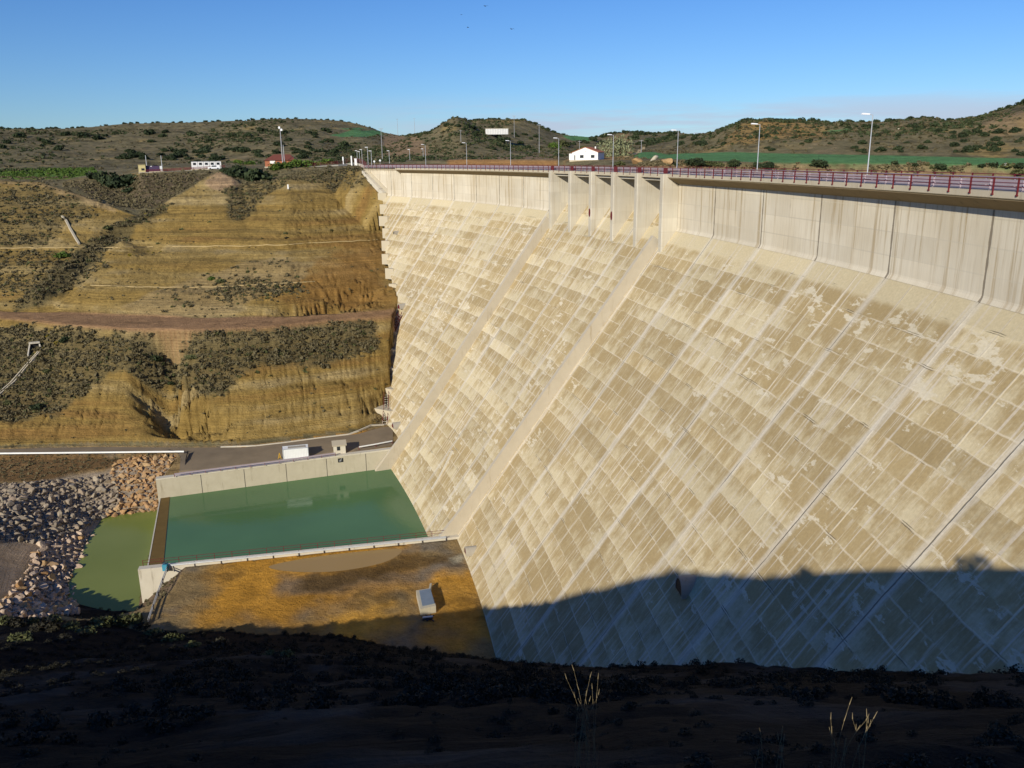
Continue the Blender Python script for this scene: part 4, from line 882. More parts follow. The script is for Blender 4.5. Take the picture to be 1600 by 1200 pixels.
# barriers
zb_ = lambda p: V3(p)
guard_line('bright white roadside barrier running left above the riprap', [V3(at(u, v, -61.85)) for u, v in [(-120, 713), (0, 712), (150, 710.5), (288, 709)]], rail='white_paint', h=0.85, beams=((0.62, 0.38),))
guard_line('short dark barrier at the end of the road beside the orange riprap', [V3(at(u, v, -61.9)) for u, v in [(294, 710), (289, 727), (283, 744)]], rail='dark_steel', h=0.9, beams=((0.55, 0.6),))
guard_line('lilac grey rail with maroon posts on the far pool wall', [Vector((*at(u, v, -62.4)[:2], -62.45)) for u, v in [(273, 745), (350, 735), (430, 725), (524, 712)]], rail='rail_grey', post='maroon_paint', h=0.8, beams=((0.68, 0.34), (0.25, 0.10)), step=3.0)
guard_line('pale rail on the far pool wall beside the dam', [Vector((*at(u, v, -62.4)[:2], -62.4)) for u, v in [(561, 703), (590, 698), (613, 693.5)]], rail='white_paint', post='maroon_paint', h=0.9, beams=((0.75, 0.28),), step=3.0)
guard_line('long whitish guardrail on the near pool wall along the yard', [Vector((*at(u, v, -62.0)[:2], -62.5)) for u, v in [(262, 885), (400, 871), (550, 856), (697, 841)]], rail='galvanised', h=0.95, beams=((0.72, 0.36),), step=4.0)
guard_line('dark double rail along the left edge of the yard above the pond', [Vector((*at(u, v, -62.5)[:2], -62.55)) for u, v in [(262, 893), (252, 920), (243, 945), (233, 975)]], rail='galvanised', h=1.0, beams=((0.80, 0.18), (0.35, 0.30)), step=4.0)
t = thing('pool_railing', 'thin dark maroon railing on the near pool wall', 'railing', (*P4, -62.05)); mb = MB(); e = P3 - P4; L = np.linalg.norm(e); d = e / L
for k in range(19):
    c = d * (k * L / 18); MB().box((c[0], c[1], 0.5), (0.07, 0.07, 1.0)).build('post', M['maroon_paint'], t)
for z in (0.55, 1.0): MB().bar((0, 0, z), (e[0], e[1], z), 0.05).build('rail', M['maroon_paint'], t)

# ------------------------------------------------------------------ small buildings and gear by the pool
def gable(t, w, dpt, h, hr, wallm, roofm, over=0.4):
    mb = MB(); x, y = w / 2, dpt / 2
    V = [(-x, -y, 0), (x, -y, 0), (x, y, 0), (-x, y, 0), (-x, -y, h), (x, -y, h), (x, y, h), (-x, y, h), (0, -y, hr), (0, y, hr)]
    mb.add(V, [(0, 1, 5, 4), (1, 2, 6, 5), (2, 3, 7, 6), (3, 0, 4, 7)], [(4, 5, 8), (6, 7, 9)]); mb.build('wall', M[wallm], t)
    sl = (hr - h) / x; mb = MB()
    for sgn in (-1, 1):
        xo = sgn * (x + over); zo = h - over * sl + 0.03
        a = [(0, -y - over, hr + 0.03), (xo, -y - over, zo), (xo, y + over, zo), (0, y + over, hr + 0.03)]
        if sgn < 0: a = a[::-1]
        mb.hexa(a + [(p[0], p[1], p[2] + 0.18) for p in a])
    return mb.build('roof', M[roofm], t)
def window(t, c, w, h, axis='x', deep=0.04, frame='dark_steel'):
    b = MB(); g = MB()
    if axis == 'x': b.box((c[0], c[1] - 0.03, c[2]), (w + .16, 0.08, h + .16)); g.box((c[0], c[1] - 0.06, c[2]), (w, 0.06, h))
    else: b.box((c[0] - 0.03, c[1], c[2]), (0.08, w + .16, h + .16)); g.box((c[0] - 0.06, c[1], c[2]), (0.06, w, h))
    o = b.build('window', M[frame], t); g.build('pane', M['glass_dark'], o); return o
a, b = at(442.5, 722.5, -62.2), at(482.7, 718.7, -62.2); c = (a + b) / 2; ang = math.atan2(b[1] - a[1], b[0] - a[0]); L = np.linalg.norm((b - a)[:2])
off = np.array([-math.sin(ang), math.cos(ang)]) * 3.6
t = thing('container', 'white corrugated shipping container with a blue end beside the pool wall', 'container', (c[0] + off[0], c[1] + off[1], float(hz(c[0] + off[0], c[1] + off[1])) + 0.05), ang)
mb = MB(); mb.box((0, 0, 1.2), (L, 2.3, 2.2)); 
for k in range(16): mb.box((-L / 2 + (k + .5) * L / 16, -1.17, 1.2), (L / 36, 0.05, 1.9)); mb.box((-L / 2 + (k + .5) * L / 16, 1.17, 1.2), (L / 36, 0.05, 1.9))
mb.build('body', M['white_paint'], t)
mb = MB()
for x in (-1, 1):
    for y in (-1, 1): mb.box((x * (L / 2 - .05), y * 1.14, 1.2), (0.18, 0.16, 2.42))
for y in (-1, 1): mb.box((0, y * 1.14, 2.36), (L, 0.14, 0.14)); mb.box((0, y * 1.14, 0.10), (L, 0.14, 0.16))
mb.build('frame', M['galvanised'], t); MB().box((-L / 2 - 0.03, 0, 1.2), (0.06, 2.0, 2.1)).build('end_door', M['blue_paint'], t); MB().box((0.3, 0.2, 2.33), (L * 0.7, 1.4, 0.05)).build('roof_sheet', M['grey_concrete'], t)
t = thing('trestle', 'small yellow trestle leaning by the container end', 'trestle', V3(at(437, 715.5, -62.2)), ang)
mb = MB(); mb.bar((-.35, 0, 0), (0, 0, 1.5), .09); mb.bar((.35, 0, 0), (0, 0, 1.5), .09); mb.bar((-.25, 0, .5), (.25, 0, .5), .07); mb.bar((0, .6, 0), (0, 0, 1.5), .09); mb.bar((-.15, 0, 1.0), (.15, 0, 1.0), .07); mb.build('frame', M['yellow_paint'], t)
a, b = at(520, 711.8, -62.1), at(538.8, 710, -62.1); c = (a + b) / 2; L = np.linalg.norm((b - a)[:2])
t = thing('gauge_hut', 'small pale concrete hut with lean-to roof beside the pool wall', 'hut', (c[0] - 0.4, c[1] + 2.9, float(hz(c[0], c[1] + 2.9))), ang + 0.0)
MB().box((0, 0, 1.0), (L, 2.2, 2.0)).build('wall', M['pale_concrete'], t); mb = MB(); mb.hexa([(-L / 2 - .3, -1.35, 2.01), (L / 2 + .3, -1.35, 2.01), (L / 2 + .3, 1.4, 2.42), (-L / 2 - .3, 1.4, 2.42), (-L / 2 - .3, -1.35, 2.15), (L / 2 + .3, -1.35, 2.15), (L / 2 + .3, 1.4, 2.56), (-L / 2 - .3, 1.4, 2.56)]); mb.build('roof', M['warm_concrete'], t)
window(t, (-0.25, -1.1, 1.35), 0.55, 0.75)
# sign on the wall: black panel with a pale figure
wd = (P1 - P0) / np.linalg.norm(P1 - P0); r = ray(532, 719); nrm = np.array([-wd[1], wd[0]]); tt = (nrm @ P0) / (nrm @ r[:2]); sp = r * tt; sp[2] += EYE
t = thing('sign', 'black square sign with a white emblem on the far pool wall', 'sign', Vector(sp) + Vector((-nrm[0], -nrm[1], 0)) * 0.06, math.atan2(wd[1], wd[0]))
MB().box((0, 0, 0), (1.15, 0.06, 0.95)).build('panel', M['black_rubber'], t); mb = MB(); mb.bar((-.25, -.05, -.28), (.05, -.05, -.05), .13, .03); mb.bar((.0, -.05, -.05), (.3, -.05, -.22), .13, .03); mb.bar((-.32, -.05, .0), (.25, -.05, .22), .11, .03); mb.bar((.1, -.05, .3), (.35, -.05, .35), .1, .03); mb.build('emblem', M['white_paint'], t)
# tank in the yard
c4 = [at(u, v, -61.3) for u, v in [(650, 922), (672.5, 918.5), (681, 946), (657, 951)]]; cc = np.mean(c4, 0)
t = thing('water_tank', 'low concrete tank with a blue grey lid in the orange yard', 'tank', (cc[0], cc[1], FLOOR)); q = [(p[0] - cc[0], p[1] - cc[1]) for p in c4[::-1]]
mb = MB(); mb.hexa([(*p, -0.1) for p in q] + [(*p, 1.15) for p in q]); mb.build('tank_body', M['old_concrete'], t); qi = [(p[0] * .78 + .12, p[1] * .84 + .2) for p in q]
mb = MB(); mb.hexa([(*p, 1.15) for p in qi] + [(*p, 1.24) for p in qi]); mb.build('lid', M['lid_blue'], t)
mb = MB(); mb.hexa([(q[2][0] - .0, q[2][1], 0), (q[2][0] - .3, q[2][1], 0), (q[2][0] - .3, q[2][1] + 2.2, 0), (q[2][0], q[2][1] + 2.2, 0), (q[2][0], q[2][1], .9), (q[2][0] - .3, q[2][1], .9), (q[2][0] - .3, q[2][1] + 2.2, .8), (q[2][0], q[2][1] + 2.2, .8)]); mb.build('side_wall', M['old_concrete'], t)
rng = random.Random(4); p = pg(669, 969); t = thing('debris_pile', 'small heap of dark scrap on the orange yard', 'debris', p); 
mb = MB()
for k in range(14): a_ = rng.uniform(0, 6.3); mb.bar((rng.uniform(-1, 1), rng.uniform(-.6, .6), .1), (rng.uniform(-1, 1), rng.uniform(-.6, .6), rng.uniform(.2, .6)), .14)
mb.build('scrap', M['dark_steel'], t); mb = MB(); mb.bar((-.8, -.1, .45), (.7, .1, .5), .18); mb.build('pipe', M['white_paint'], t)
p = at(259, 889, -62.3); t = thing('valve_stand', 'teal valve stand at the corner of the near pool wall', 'valve', V3(p, -62.5)); MB().box((0, 0, .55), (.8, .8, 1.1)).build('body', M['teal_paint'], t)
mb = MB()
for k in range(12): a0, a1 = 2 * PI * k / 12, 2 * PI * (k + 1) / 12; mb.bar((.45 * math.cos(a0), .45 * math.sin(a0), 1.35), (.45 * math.cos(a1), .45 * math.sin(a1), 1.35), .07)
mb.bar((-.45, 0, 1.35), (.45, 0, 1.35), .05); mb.tube((0, 0, 1.1), (0, 0, 1.4), .05); mb.build('handwheel', M['dark_steel'], t)
# steel stairway beside the dam
sp = [(628, 494, 3.0), (612, 528, 1.6), (606, 540, 1.4), (606, 615, 1.4), (606, 640, 1.4), (604, 664, 1.2)]
pts = []
for (u, v, offz) in sp:
    P = face_hit(u, v); q = Vector(P); nrm3 = Vector((-math.cos(math.atan2(P[1] - AY, P[0] - AX)), -math.sin(math.atan2(P[1] - AY, P[0] - AX)), .74)).normalized(); pts.append(q + nrm3 * 0.5)
t = thing('stairway', 'narrow steel stairway with maroon handrails down the left edge of the dam', 'stairs', pts[0])
for a_, b_ in zip(pts[:-1], pts[1:]):
    a_, b_ = a_ - pts[0], b_ - pts[0]; d = (b_ - a_); sd = Vector((0, 0, 1)).cross(d).normalized() * .6
    for s in (-1, 1): MB().bar(a_ + sd * s, b_ + sd * s, .10, .28).build('stringer', M['maroon_paint'], t); MB().bar(a_ + sd * s + Vector((0, 0, 1.0)), b_ + sd * s + Vector((0, 0, 1.0)), .10).build('handrail', M['maroon_paint'], t)
    n = max(2, int(d.length / .9)); mb = MB()
    for k in range(n + 1): 
        c = a_ + d * k / n; mb.bar(c - sd, c + sd, .3, .06)
        if k % 3 == 0: 
            for s in (-1, 1): mb.bar(c + sd * s, c + sd * s + Vector((0, 0, 1.0)), .07)
    mb.build('treads', M['pale_concrete'], t)
# culvert portal and drains on the left slope
p = pg(55, 546); t = thing('culvert', 'small concrete culvert portal in the dark scrub below the dirt track', 'culvert', V3(p) + Vector((0, 0, -0.3)), 0.45)
mb = MB(); mb.box((0, 0.4, 1.9), (2.6, .8, .45)); mb.build('lintel', M['pale_concrete'], t)
for s in (-1, 1): mb = MB(); mb.hexa([(s * 1.1 - .15, 0.8, -.3), (s * 1.1 + .15, .8, -.3), (s * 1.7 + .15, -2.6, -1.6), (s * 1.7 - .15, -2.6, -1.6)][::1] + [(s * 1.1 - .15, 0.8, 1.8), (s * 1.1 + .15, .8, 1.8), (s * 1.7 + .15, -2.6, -.6), (s * 1.7 - .15, -2.6, -.6)]); mb.build('wing_wall', M['pale_concrete'], t)
MB().box((0, .75, 1.0), (2.2, .1, 2.0)).build('opening', M['black_rubber'], t)
def gutter(label, px, w, name='drain_channel', dmin=150):
    P = [Vector(pg(u, v, dmin)) for u, v in px]; t = thing(name, label, 'drain', P[0]); mb = MB()
    for a_, b_ in zip(P[:-1], P[1:]):
        a_, b_ = a_ - P[0], b_ - P[0]; d = b_ - a_; sd = Vector((0, 0, 1)).cross(d).normalized() * w
        for s in (-1, 1): mb.bar(a_ + sd * s + Vector((0, 0, .25)), b_ + sd * s + Vector((0, 0, .25)), .30, .7)
        mb.bar(a_ + Vector((0, 0, .1)), b_ + Vector((0, 0, .1)), w * 2, .2)
    mb.build('channel', M['warm_concrete'], t); return t
def bench(label, px):
    P = [Vector(pg(px[0][0] + (px[-1][0] - px[0][0]) * k / 24, float(np.interp(px[0][0] + (px[-1][0] - px[0][0]) * k / 24, [q[0] for q in px], [q[1] for q in px])), 150)) for k in range(25)]; t = thing('bench_gutter', label, 'drain', P[0]); mb = MB()
    for a_, b_ in zip(P[:-1], P[1:]): mb.bar(a_ - P[0] + Vector((0, -.1, .02)), b_ - P[0] + Vector((0, -.1, .02)), .3, .22)
    mb.build('channel', M['path_soil'], t)
gutter('pale stony drain channel falling left from the culvert portal', [(62, 553), (50, 566), (35, 584), (20, 600), (-5, 622)], .4)
gutter('thin concrete chute down the bare ochre slope of the left spur', [(97, 340), (103, 346), (109, 358), (117, 372), (124, 384)], .16)
bench('thin pale concrete bench gutter across the middle of the ochre slope', [(-20, 388.5), (80, 388), (160, 387), (240, 386)])
bench('thin pale bench gutter running right across the ochre slope to the dam', [(270, 386), (380, 385), (450, 383), (520, 379), (590, 375)])
bench('broken pale bench gutter low on the ochre slope above the dirt track', [(142, 446), (220, 449), (320, 449), (400, 446), (492, 440)])
p = pg(450.5, 296); t = thing('marker_post', 'white marker post on the ochre hillside', 'post', V3(p)); MB().box((0, 0, .8), (.45, .45, 1.6)).build('post', M['white_paint'], t); MB().box((0, 0, .05), (.8, .8, .2)).build('footing', M['pale_concrete'], t)

# ------------------------------------------------------------------ buildings and gear on the far left platform
def gz(u, v, D): p = atd(u, v, D); return Vector((p[0], p[1], float(hz(p[0], p[1]))))
def face_cam(p): return math.atan2(-p[0], p[1])          # turns local -Y towards the viewpoint
def base(u, v, D):
    """ground point on the platform; lifts the footing to the measured height"""
    p = atd(u, v, D); return Vector(p)
def pad(t, w, d, depth=3.0): MB().box((0, 0, -depth / 2 - .02), (w, d, depth)).build('footing', M['warm_concrete'], t)
p = base(323, 263.5, 388); t = thing('site_cabin', 'long white portable cabin with a row of windows on the left platform', 'cabin', p, face_cam(p) + .03); pad(t, 12.6, 3)
MB().box((0, 0, 1.55), (11.8, 2.5, 2.9)).build('wall', M['white_render'], t); MB().box((0, 0, 3.06), (12.1, 2.8, .18)).build('roof', M['dark_steel'], t)
for k in range(5): window(t, (-4.7 + 2.35 * k, -1.25, 2.0), 1.0, .75)
for k in range(4): MB().box((-3.5 + 2.35 * k, -1.27, 1.5), (.07, .06, 2.8)).build('joint', M['dark_steel'], t)
p = base(334.5, 264.8, 383); t = thing('parked_van', 'low white van parked in front of the portable cabin', 'van', p, face_cam(p) + .03); pad(t, 5.4, 2.0)
mb = MB(); mb.hexa([(-2.4, -.9, .35), (2.4, -.9, .35), (2.4, .9, .35), (-2.4, .9, .35), (-2.3, -.85, 1.0), (2.35, -.85, 1.0), (2.35, .85, 1.0), (-2.3, .85, 1.0)]); mb.hexa([(-1.3, -.85, 1.0), (2.3, -.85, 1.0), (2.3, .85, 1.0), (-1.3, .85, 1.0), (-.7, -.75, 1.75), (2.2, -.75, 1.75), (2.2, .75, 1.75), (-.7, .75, 1.75)]); mb.build('body', M['lamp_white'], t)
for x in (-1.5, 1.5):
    for y in (-.85, .85): MB().tube((x, y - .1, .33), (x, y + .1, .33), .33, n=14).build('wheel', M['black_rubber'], t)
MB().hexa([(-1.0, -.88, 1.1), (1.0, -.88, 1.1), (1.0, -.80, 1.1), (-1.0, -.80, 1.1), (-.7, -.80, 1.6), (1.0, -.80, 1.6), (1.0, -.74, 1.6), (-.7, -.74, 1.6)]).build('window', M['glass_dark'], t)
p = base(222.5, 268.5, 390); t = thing('yellow_hut', 'small cream yellow hut with a dark hatch on the left platform', 'hut', p, face_cam(p)); pad(t, 3, 2.6)
MB().box((0, 0, 1.35), (2.7, 2.4, 2.7)).build('wall', M['cream_paint'], t); MB().box((0, 0, 2.78), (3.0, 2.7, .16)).build('roof', M['cream_paint'], t); window(t, (.3, -1.2, 1.0), 1.0, .7)
p = base(241, 267.5, 391); t = thing('dark_shed', 'dark purple grey sheet metal shed row beside the yellow hut', 'shed', p, face_cam(p)); pad(t, 7.2, 2.5)
mb = MB(); mb.box((-.6, 0, 1.1), (5.4, 2.2, 2.2)); 
for k in range(10): mb.box((-3.1 + k * .55, -1.12, 1.1), (.2, .06, 2.1))
mb.build('wall', M['purple_grey'], t); MB().box((-.6, 0, 2.25), (5.6, 2.5, .12)).build('roof', M['dark_steel'], t); MB().box((2.75, 0, 1.05), (.9, 2.0, 2.1)).build('door', M['white_paint'], t); MB().box((-1.0, -1.14, 2.0), (.5, .05, .35)).build('lamp', M['lamp_white'], t)
def fence(label, px, D, h=1.1, mat='maroon_paint', wallh=0.0, name='fence', step=2.5):
    P = [base(u, v, D_) for (u, v), D_ in zip(px, D)]; t = thing(name, label, 'fence', P[0]); n = 0
    for a_, b_ in zip(P[:-1], P[1:]):
        a_, b_ = a_ - P[0], b_ - P[0]; L = (b_ - a_).length; k = max(1, int(L / step))
        for i in range(k): c = a_.lerp(b_, i / k); MB().box((c.x, c.y, c.z + h / 2 - .5), (.12, .12, h + 1.0)).build('post', M[mat], t)
        for z in (.35, .65, .95): MB().bar(a_ + Vector((0, 0, z * h)), b_ + Vector((0, 0, z * h)), .10, .16).build('rail', M[mat], t)
        MB().bar(a_ + Vector((0, 0, -.6)), b_ + Vector((0, 0, -.6)), .35, 1.2).build('kerb', M['pale_concrete'], t)
    return t
fence('low maroon fence on a pale kerb between the dark shed and the cabin', [(228, 269.5), (262, 268), (303, 265.5), (352, 262.5)], [386, 386, 384, 384])
fence('maroon fence on a pale kerb leading to the left end of the dam', [(452, 261.5), (492, 259.8), (528, 257.3), (543, 256)], [380, 384, 388, 392], 1.5)
fence('tall maroon railings beside the white gate posts', [(541, 255.5), (556, 254), (567, 257), (573, 261)], [400, 402, 380, 366], 2.0)
p = base(440, 260, 402); t = thing('red_house', 'low brick red house with a dark red hipped roof behind bright green shrubs', 'house', p, face_cam(p) - .1); pad(t, 14, 8)
MB().box((0, 0, 1.3), (13.4, 7, 2.6)).build('wall', M['brick_red'], t); MB().box((-3.4, -3.55, 1.9), (2.2, .2, 1.2)).build('panel', M['white_render'], t)
mb = MB(); mb.add([(-7.2, -4, 2.62), (7.2, -4, 2.62), (7.2, 4, 2.62), (-7.2, 4, 2.62), (-3, 0, 5.2), (4, 0, 5.2)], [(0, 1, 5, 4), (2, 3, 4, 5), (3, 2, 1, 0)], [(1, 2, 5), (3, 0, 4)]); mb.build('roof', M['roof_dark_red'], t)
for x in (-1, 1.8, 4.6): window(t, (x, -3.5, 1.4), 1.0, 1.1)
def mast(name, label, cat, u, vb, vt, D, arms, mat='galvanised', r=.16, group=None, sink=3):
    p = base(u, vb, D); h = (vb - vt) * D / F_PX * 1.02; t = thing(name, label, cat, p, face_cam(p), group)
    MB().tube((0, 0, -sink), (0, 0, h), r, r * .6, 8).build('pole', M[mat], t)
    if arms == 'flood':
        for dx, dz in ((-.35, 0), (.5, -.9)): MB().hexa([(dx - .4, -.4, h + dz - .2), (dx + .4, -.4, h + dz - .2), (dx + .4, .1, h + dz - .2), (dx - .4, .1, h + dz - .2), (dx - .4, -.2, h + dz + .7), (dx + .4, -.2, h + dz + .7), (dx + .4, .1, h + dz + .7), (dx - .4, .1, h + dz + .7)]).build('floodlight', M['lamp_white'], t)
    elif arms == 'lamp': MB().box((-.45, 0, h), (1.2, .35, .22)).build('lamp_head', M['lamp_white'], t)
    elif arms == 'cross':
        MB().bar((-1.1, 0, h - .5), (1.1, 0, h - .5), .16).build('crossarm', M[mat], t)
        for x in (-1, 0, 1): MB().tube((x, 0, h - .42), (x, 0, h - .05), .07).build('insulator', M['dark_steel'], t)
    elif arms == 'vee':
        for s in (-1, 1): MB().bar((0, 0, h - 1.2), (s * 1.3, 0, h), .14).build('crossarm', M[mat], t)
        MB().bar((-1.3, 0, h), (1.3, 0, h), .12).build('crossarm', M[mat], t)
    return t
mast('floodlight_mast', 'tall pale floodlight mast beside the red roofed house', 'mast', 441.5, 250, 206.5, 392, 'flood', 'pole_grey', r=.26)
mast('floodlight_mast', 'thin pale mast just right of the tall floodlight mast', 'mast', 444, 247, 229, 396, 'none', r=.14)
for u, vb, vt, D, w in [(229, 258, 245, 400, 'above the yellow hut'), (253.5, 263, 246, 400, 'above the dark shed')]: mast('light_pole', 'thin grey pole on the left platform ' + w, 'pole', u, vb, vt, D, 'none')
for u, vb, vt, D, w in [(558.5, 252, 237, 470, 'leftmost of the cluster at the left end of the dam'), (562.5, 254, 238.3, 450, 'second from left in the cluster at the left end of the dam'), (566, 252, 235.5, 440, 'third from left in the cluster at the left end of the dam'), (575.5, 260, 233, 372, 'tallest of the cluster at the left end of the dam'), (581, 259, 238, 372, 'right of the tallest in the cluster at the left end'), (608.5, 251, 237, 440, 'behind the left end of the crest, alone before a dark bank'), (640.5, 249, 235, 460, 'behind the crest, above the ochre bank'), (661.5, 249, 234, 470, 'just left of a crest lamp on the left half')]:
    mast('road_lamp', 'small street lamp ' + w, 'street lamp', u, vb, vt, D, 'lamp', group='street lamps on the road beyond the dam', r=.12)
for u, vb, vt, w in [(536.5, 257, 246.5, 'left'), (549.5, 255.5, 246, 'right')]:
    p = base(u, vb, 396); t = thing('gate_post', w + ' white gate post beside the maroon railings', 'gate post', p); MB().box((0, 0, .9), (.55, .55, 4.6)).build('post', M['white_paint'], t); MB().box((0, 0, 3.26), (.7, .7, .12)).build('cap', M['white_render'], t)
p = base(556, 256, 392); t = thing('switch_box', 'squat white box between the gate posts and the dam end', 'box', p); MB().box((0, 0, .6), (1.0, .7, 3.2)).build('body', M['white_render'], t); MB().box((0, 0, 2.25), (1.2, .9, .12)).build('cap', M['white_paint'], t)
for u, v, D, w in [(585, 258, 372, 'left'), (594, 256.5, 372, 'right')]:
    p = base(u, v, D); t = thing('road_sign', w + ' small round road sign at the left end of the crest road', 'sign', p, face_cam(p)); MB().tube((0, 0, -1), (0, 0, 1.6), .05).build('pole', M['galvanised'], t); MB().tube((0, -.05, 1.5), (0, .0, 1.5), .42, n=16).build('plate', M['white_paint'], t)
for k, (u, vb, vt, D, st, w) in enumerate([(597, 238, 204.5, 520, 'vee', 'tall forked power pole above the left end of the dam'), (621.5, 207, 188, 970, 'cross', 'left power pole on the skyline saddle'), (648, 206, 187, 950, 'cross', 'right power pole on the skyline saddle'), (720.5, 232, 206, 560, 'cross', 'grey power pole below the conical hilltop'), (803.5, 207, 183.5, 700, 'vee', 'forked power pole on the wooded ridge right of the white tank'), (842.5, 226, 198, 560, 'cross', 'grey power pole left of the white house on the hillside'), (905.5, 233, 221, 560, 'cross', 'short thin pole above the roof of the white house'), (1002, 233, 220, 470, 'cross', 'wooden pole beside the pale dirt path'), (1087, 217, 208, 700, 'cross', 'tiny pole on the dark hill left of the ochre hill')]):
    mast('power_pole', w, 'power pole', u, vb, vt, D, st, 'pole_grey' if st != 'wood' else 'bark', r=.2, sink=6)
# white reservoir tank on the knoll
D = 640; p = base(776, 208.5, D); t = thing('storage_tank', 'long white concrete tank on the hillside below the ridge', 'tank', p, face_cam(p) + .05); w = 33.5 * D / F_PX
mb = MB(); mb.box((0, 0, 1.2), (w, 9, 4.0)); mb.build('wall', M['tank_white'], t)
for k in range(9): MB().box((-w / 2 + (k + .5) * w / 9, -4.55, 1.2), (.35, .15, 3.9)).build('rib', M['white_render'], t)
MB().box((0, 0, 3.3), (w + .5, 9.5, .25)).build('roof', M['old_concrete'], t)
# white house with orange roof
D = 434; p = base(919, 249.8, D); t = thing('white_house', 'white single storey house with orange tiled gable roof behind the spillway', 'house', p, face_cam(p) - .30)
sc_ = D / F_PX; rf = gable(t, 40 * sc_, 11, 11.0 * sc_, 18.2 * sc_, 'white_render', 'roof_tile', .45); pad(t, 46 * sc_, 13, 4)
MB().box((-40 * sc_ / 2 - .75, -3.6, 1.55), (1.6, 3.6, 3.1)).build('porch', M['white_render'], t)
for x in (-1.6, 4.0): window(t, (x, -5.5, 1.65), 1.7, 1.25)
MB().box((-5.2, -5.53, 1.2), (.5, .08, 2.3)).build('door', M['glass_dark'], t); MB().box((.4, -5.52, 4.0), (.25, .06, .25)).build('vent', M['dark_steel'], t)
rf2 = MB(); rf2.box((3.0, 2.5, 5.9), (.6, .6, 1.0)); rf2.build('chimney', M['white_render'], rf)
drape('dirt_path', [pg(u, v, 350) for u, v in [(972, 245), (985, 242), (996, 238.5), (1003, 234), (1004, 230)]], [pg(u, v, 350) for u, v in [(978, 247), (992, 243.5), (1001, 239.5), (1008, 234), (1008, 230)]], M['path_soil'], .25, 3, 14)
# ------------------------------------------------------------------ plants
RNG = np.random.default_rng(7)
def clump(n, size, seed, flat=0.75, up=0.0, lobes=6):
    """n leaf-cluster triangles spread through a lobed dome of radius 1"""
    g = np.random.default_rng(seed); L = g.normal(size=(lobes, 3)); L /= np.linalg.norm(L, axis=1)[:, None]; L[:, 2] = np.abs(L[:, 2]) * 0.9; L *= g.uniform(0.35, 0.62, (lobes, 1))
    lr = g.uniform(0.32, 0.52, lobes); k = g.integers(0, lobes, n); d = g.normal(size=(n, 3)); d /= np.linalg.norm(d, axis=1)[:, None]
    c = L[k] + d * (lr[k] * g.uniform(0.55, 1.0, n) ** 0.5)[:, None]; c[:, 2] = np.maximum(c[:, 2] * flat + up, 0.02)
    a = g.normal(size=(n, 3)); a /= np.linalg.norm(a, axis=1)[:, None]; b = np.cross(a, d + g.normal(size=(n, 3)) * .6); b /= np.linalg.norm(b, axis=1)[:, None] + 1e-9
    s = size * g.uniform(0.6, 1.3, (n, 1)); V = np.stack([c + a * s, c - a * s * .6 + b * s * .9, c - a * s * .6 - b * s * .9], 1)
    return V.reshape(-1, 3)
def scatter_mesh(name, P, sc, templ, mat):
    """one mesh of many shrubs: P (n,3), sc (n,)"""
    Vs = []
    g = np.random.default_rng(len(P)); ti = g.integers(0, len(templ), len(P)); an = g.uniform(0, 2 * PI, len(P)); hs = g.uniform(0.7, 1.25, len(P))
    for k, T in enumerate(templ):
        m = np.where(ti == k)[0]
        if not len(m): continue
        c, s = np.cos(an[m]), np.sin(an[m]); X = T[None, :, 0] * c[:, None] - T[None, :, 1] * s[:, None]; Y = T[None, :, 0] * s[:, None] + T[None, :, 1] * c[:, None]; Z = np.broadcast_to(T[None, :, 2], X.shape)
        V = np.stack([X * sc[m, None], Y * sc[m, None], Z * (sc[m] * hs[m])[:, None]], -1) + P[m][:, None]; Vs.append(V.reshape(-1, 3))
    V = np.concatenate(Vs); return mesh_np(name, V, None, np.arange(len(V)).reshape(-1, 3), mat)
def cells(mask, n, w):
    """n random ground points inside mask, weighted"""
    ii = np.where(mask & (np.abs(AZ)[:, None] < math.radians(39))); ww = w[ii] * (DD[np.minimum(ii[1] + 1, nD - 1)] - DD[ii[1]]) * DD[ii[1]] * 0.0016
    ww = np.maximum(ww, 0); k = RNG.choice(len(ww), n, p=ww / ww.sum()); i, j = ii[0][k], ii[1][k]
    a = AZ[i] + RNG.uniform(0, 0.0016, n); d = DD[j] + RNG.uniform(0, 1, n) * (DD[np.minimum(j + 1, nD - 1)] - DD[j]); x, y = np.sin(a) * d, np.cos(a) * d
    return np.stack([x, y, hz(x, y) - 0.05], 1)
T22 = [clump(26, 0.34, 100 + k) for k in range(8)]; T50 = [clump(60, 0.22, 200 + k, .85) for k in range(6)]; T160 = [clump(240, 0.10, 300 + k, .85, lobes=9) for k in range(4)]
dgrid = np.broadcast_to(DD[None, :], (nA, nD)); left = (SLP > 0) & (TRK < 0.3)
rs = lambda n, a, b, p=1.6: a + (b - a) * RNG.uniform(0, 1, n) ** p
P = cells(left & (dgrid > 180), 11000, veg ** 1.3); scatter_mesh('hillside_scrub', P, rs(len(P), .25, 1.2, 2.4), T22, M['scrub_leaf']); stuff(bpy.data.objects['hillside_scrub'])
P = cells(left & (dgrid > 180), 1500, veg + .01); stuff(scatter_mesh('green_scrub', P, rs(len(P), .3, .95), T22, M['scrub_green']))
lz_ = (ZG / 3.1 + 0.35 * fbm(GX * 0.012, GY * 0.012, 3, 97)) % 1.0; lines = np.exp(-((lz_ - 0.5) / 0.07) ** 2)
P = cells(left & (veg < 0.35), 6500, 0.05 + 1.2 * lines * sstep(-0.25, 0.3, fbm(GX * .03, GY * .03, 3, 91))); stuff(scatter_mesh('grass_tufts', P, rs(len(P), .15, .65, 2.4), T22, M['scrub_leaf']))
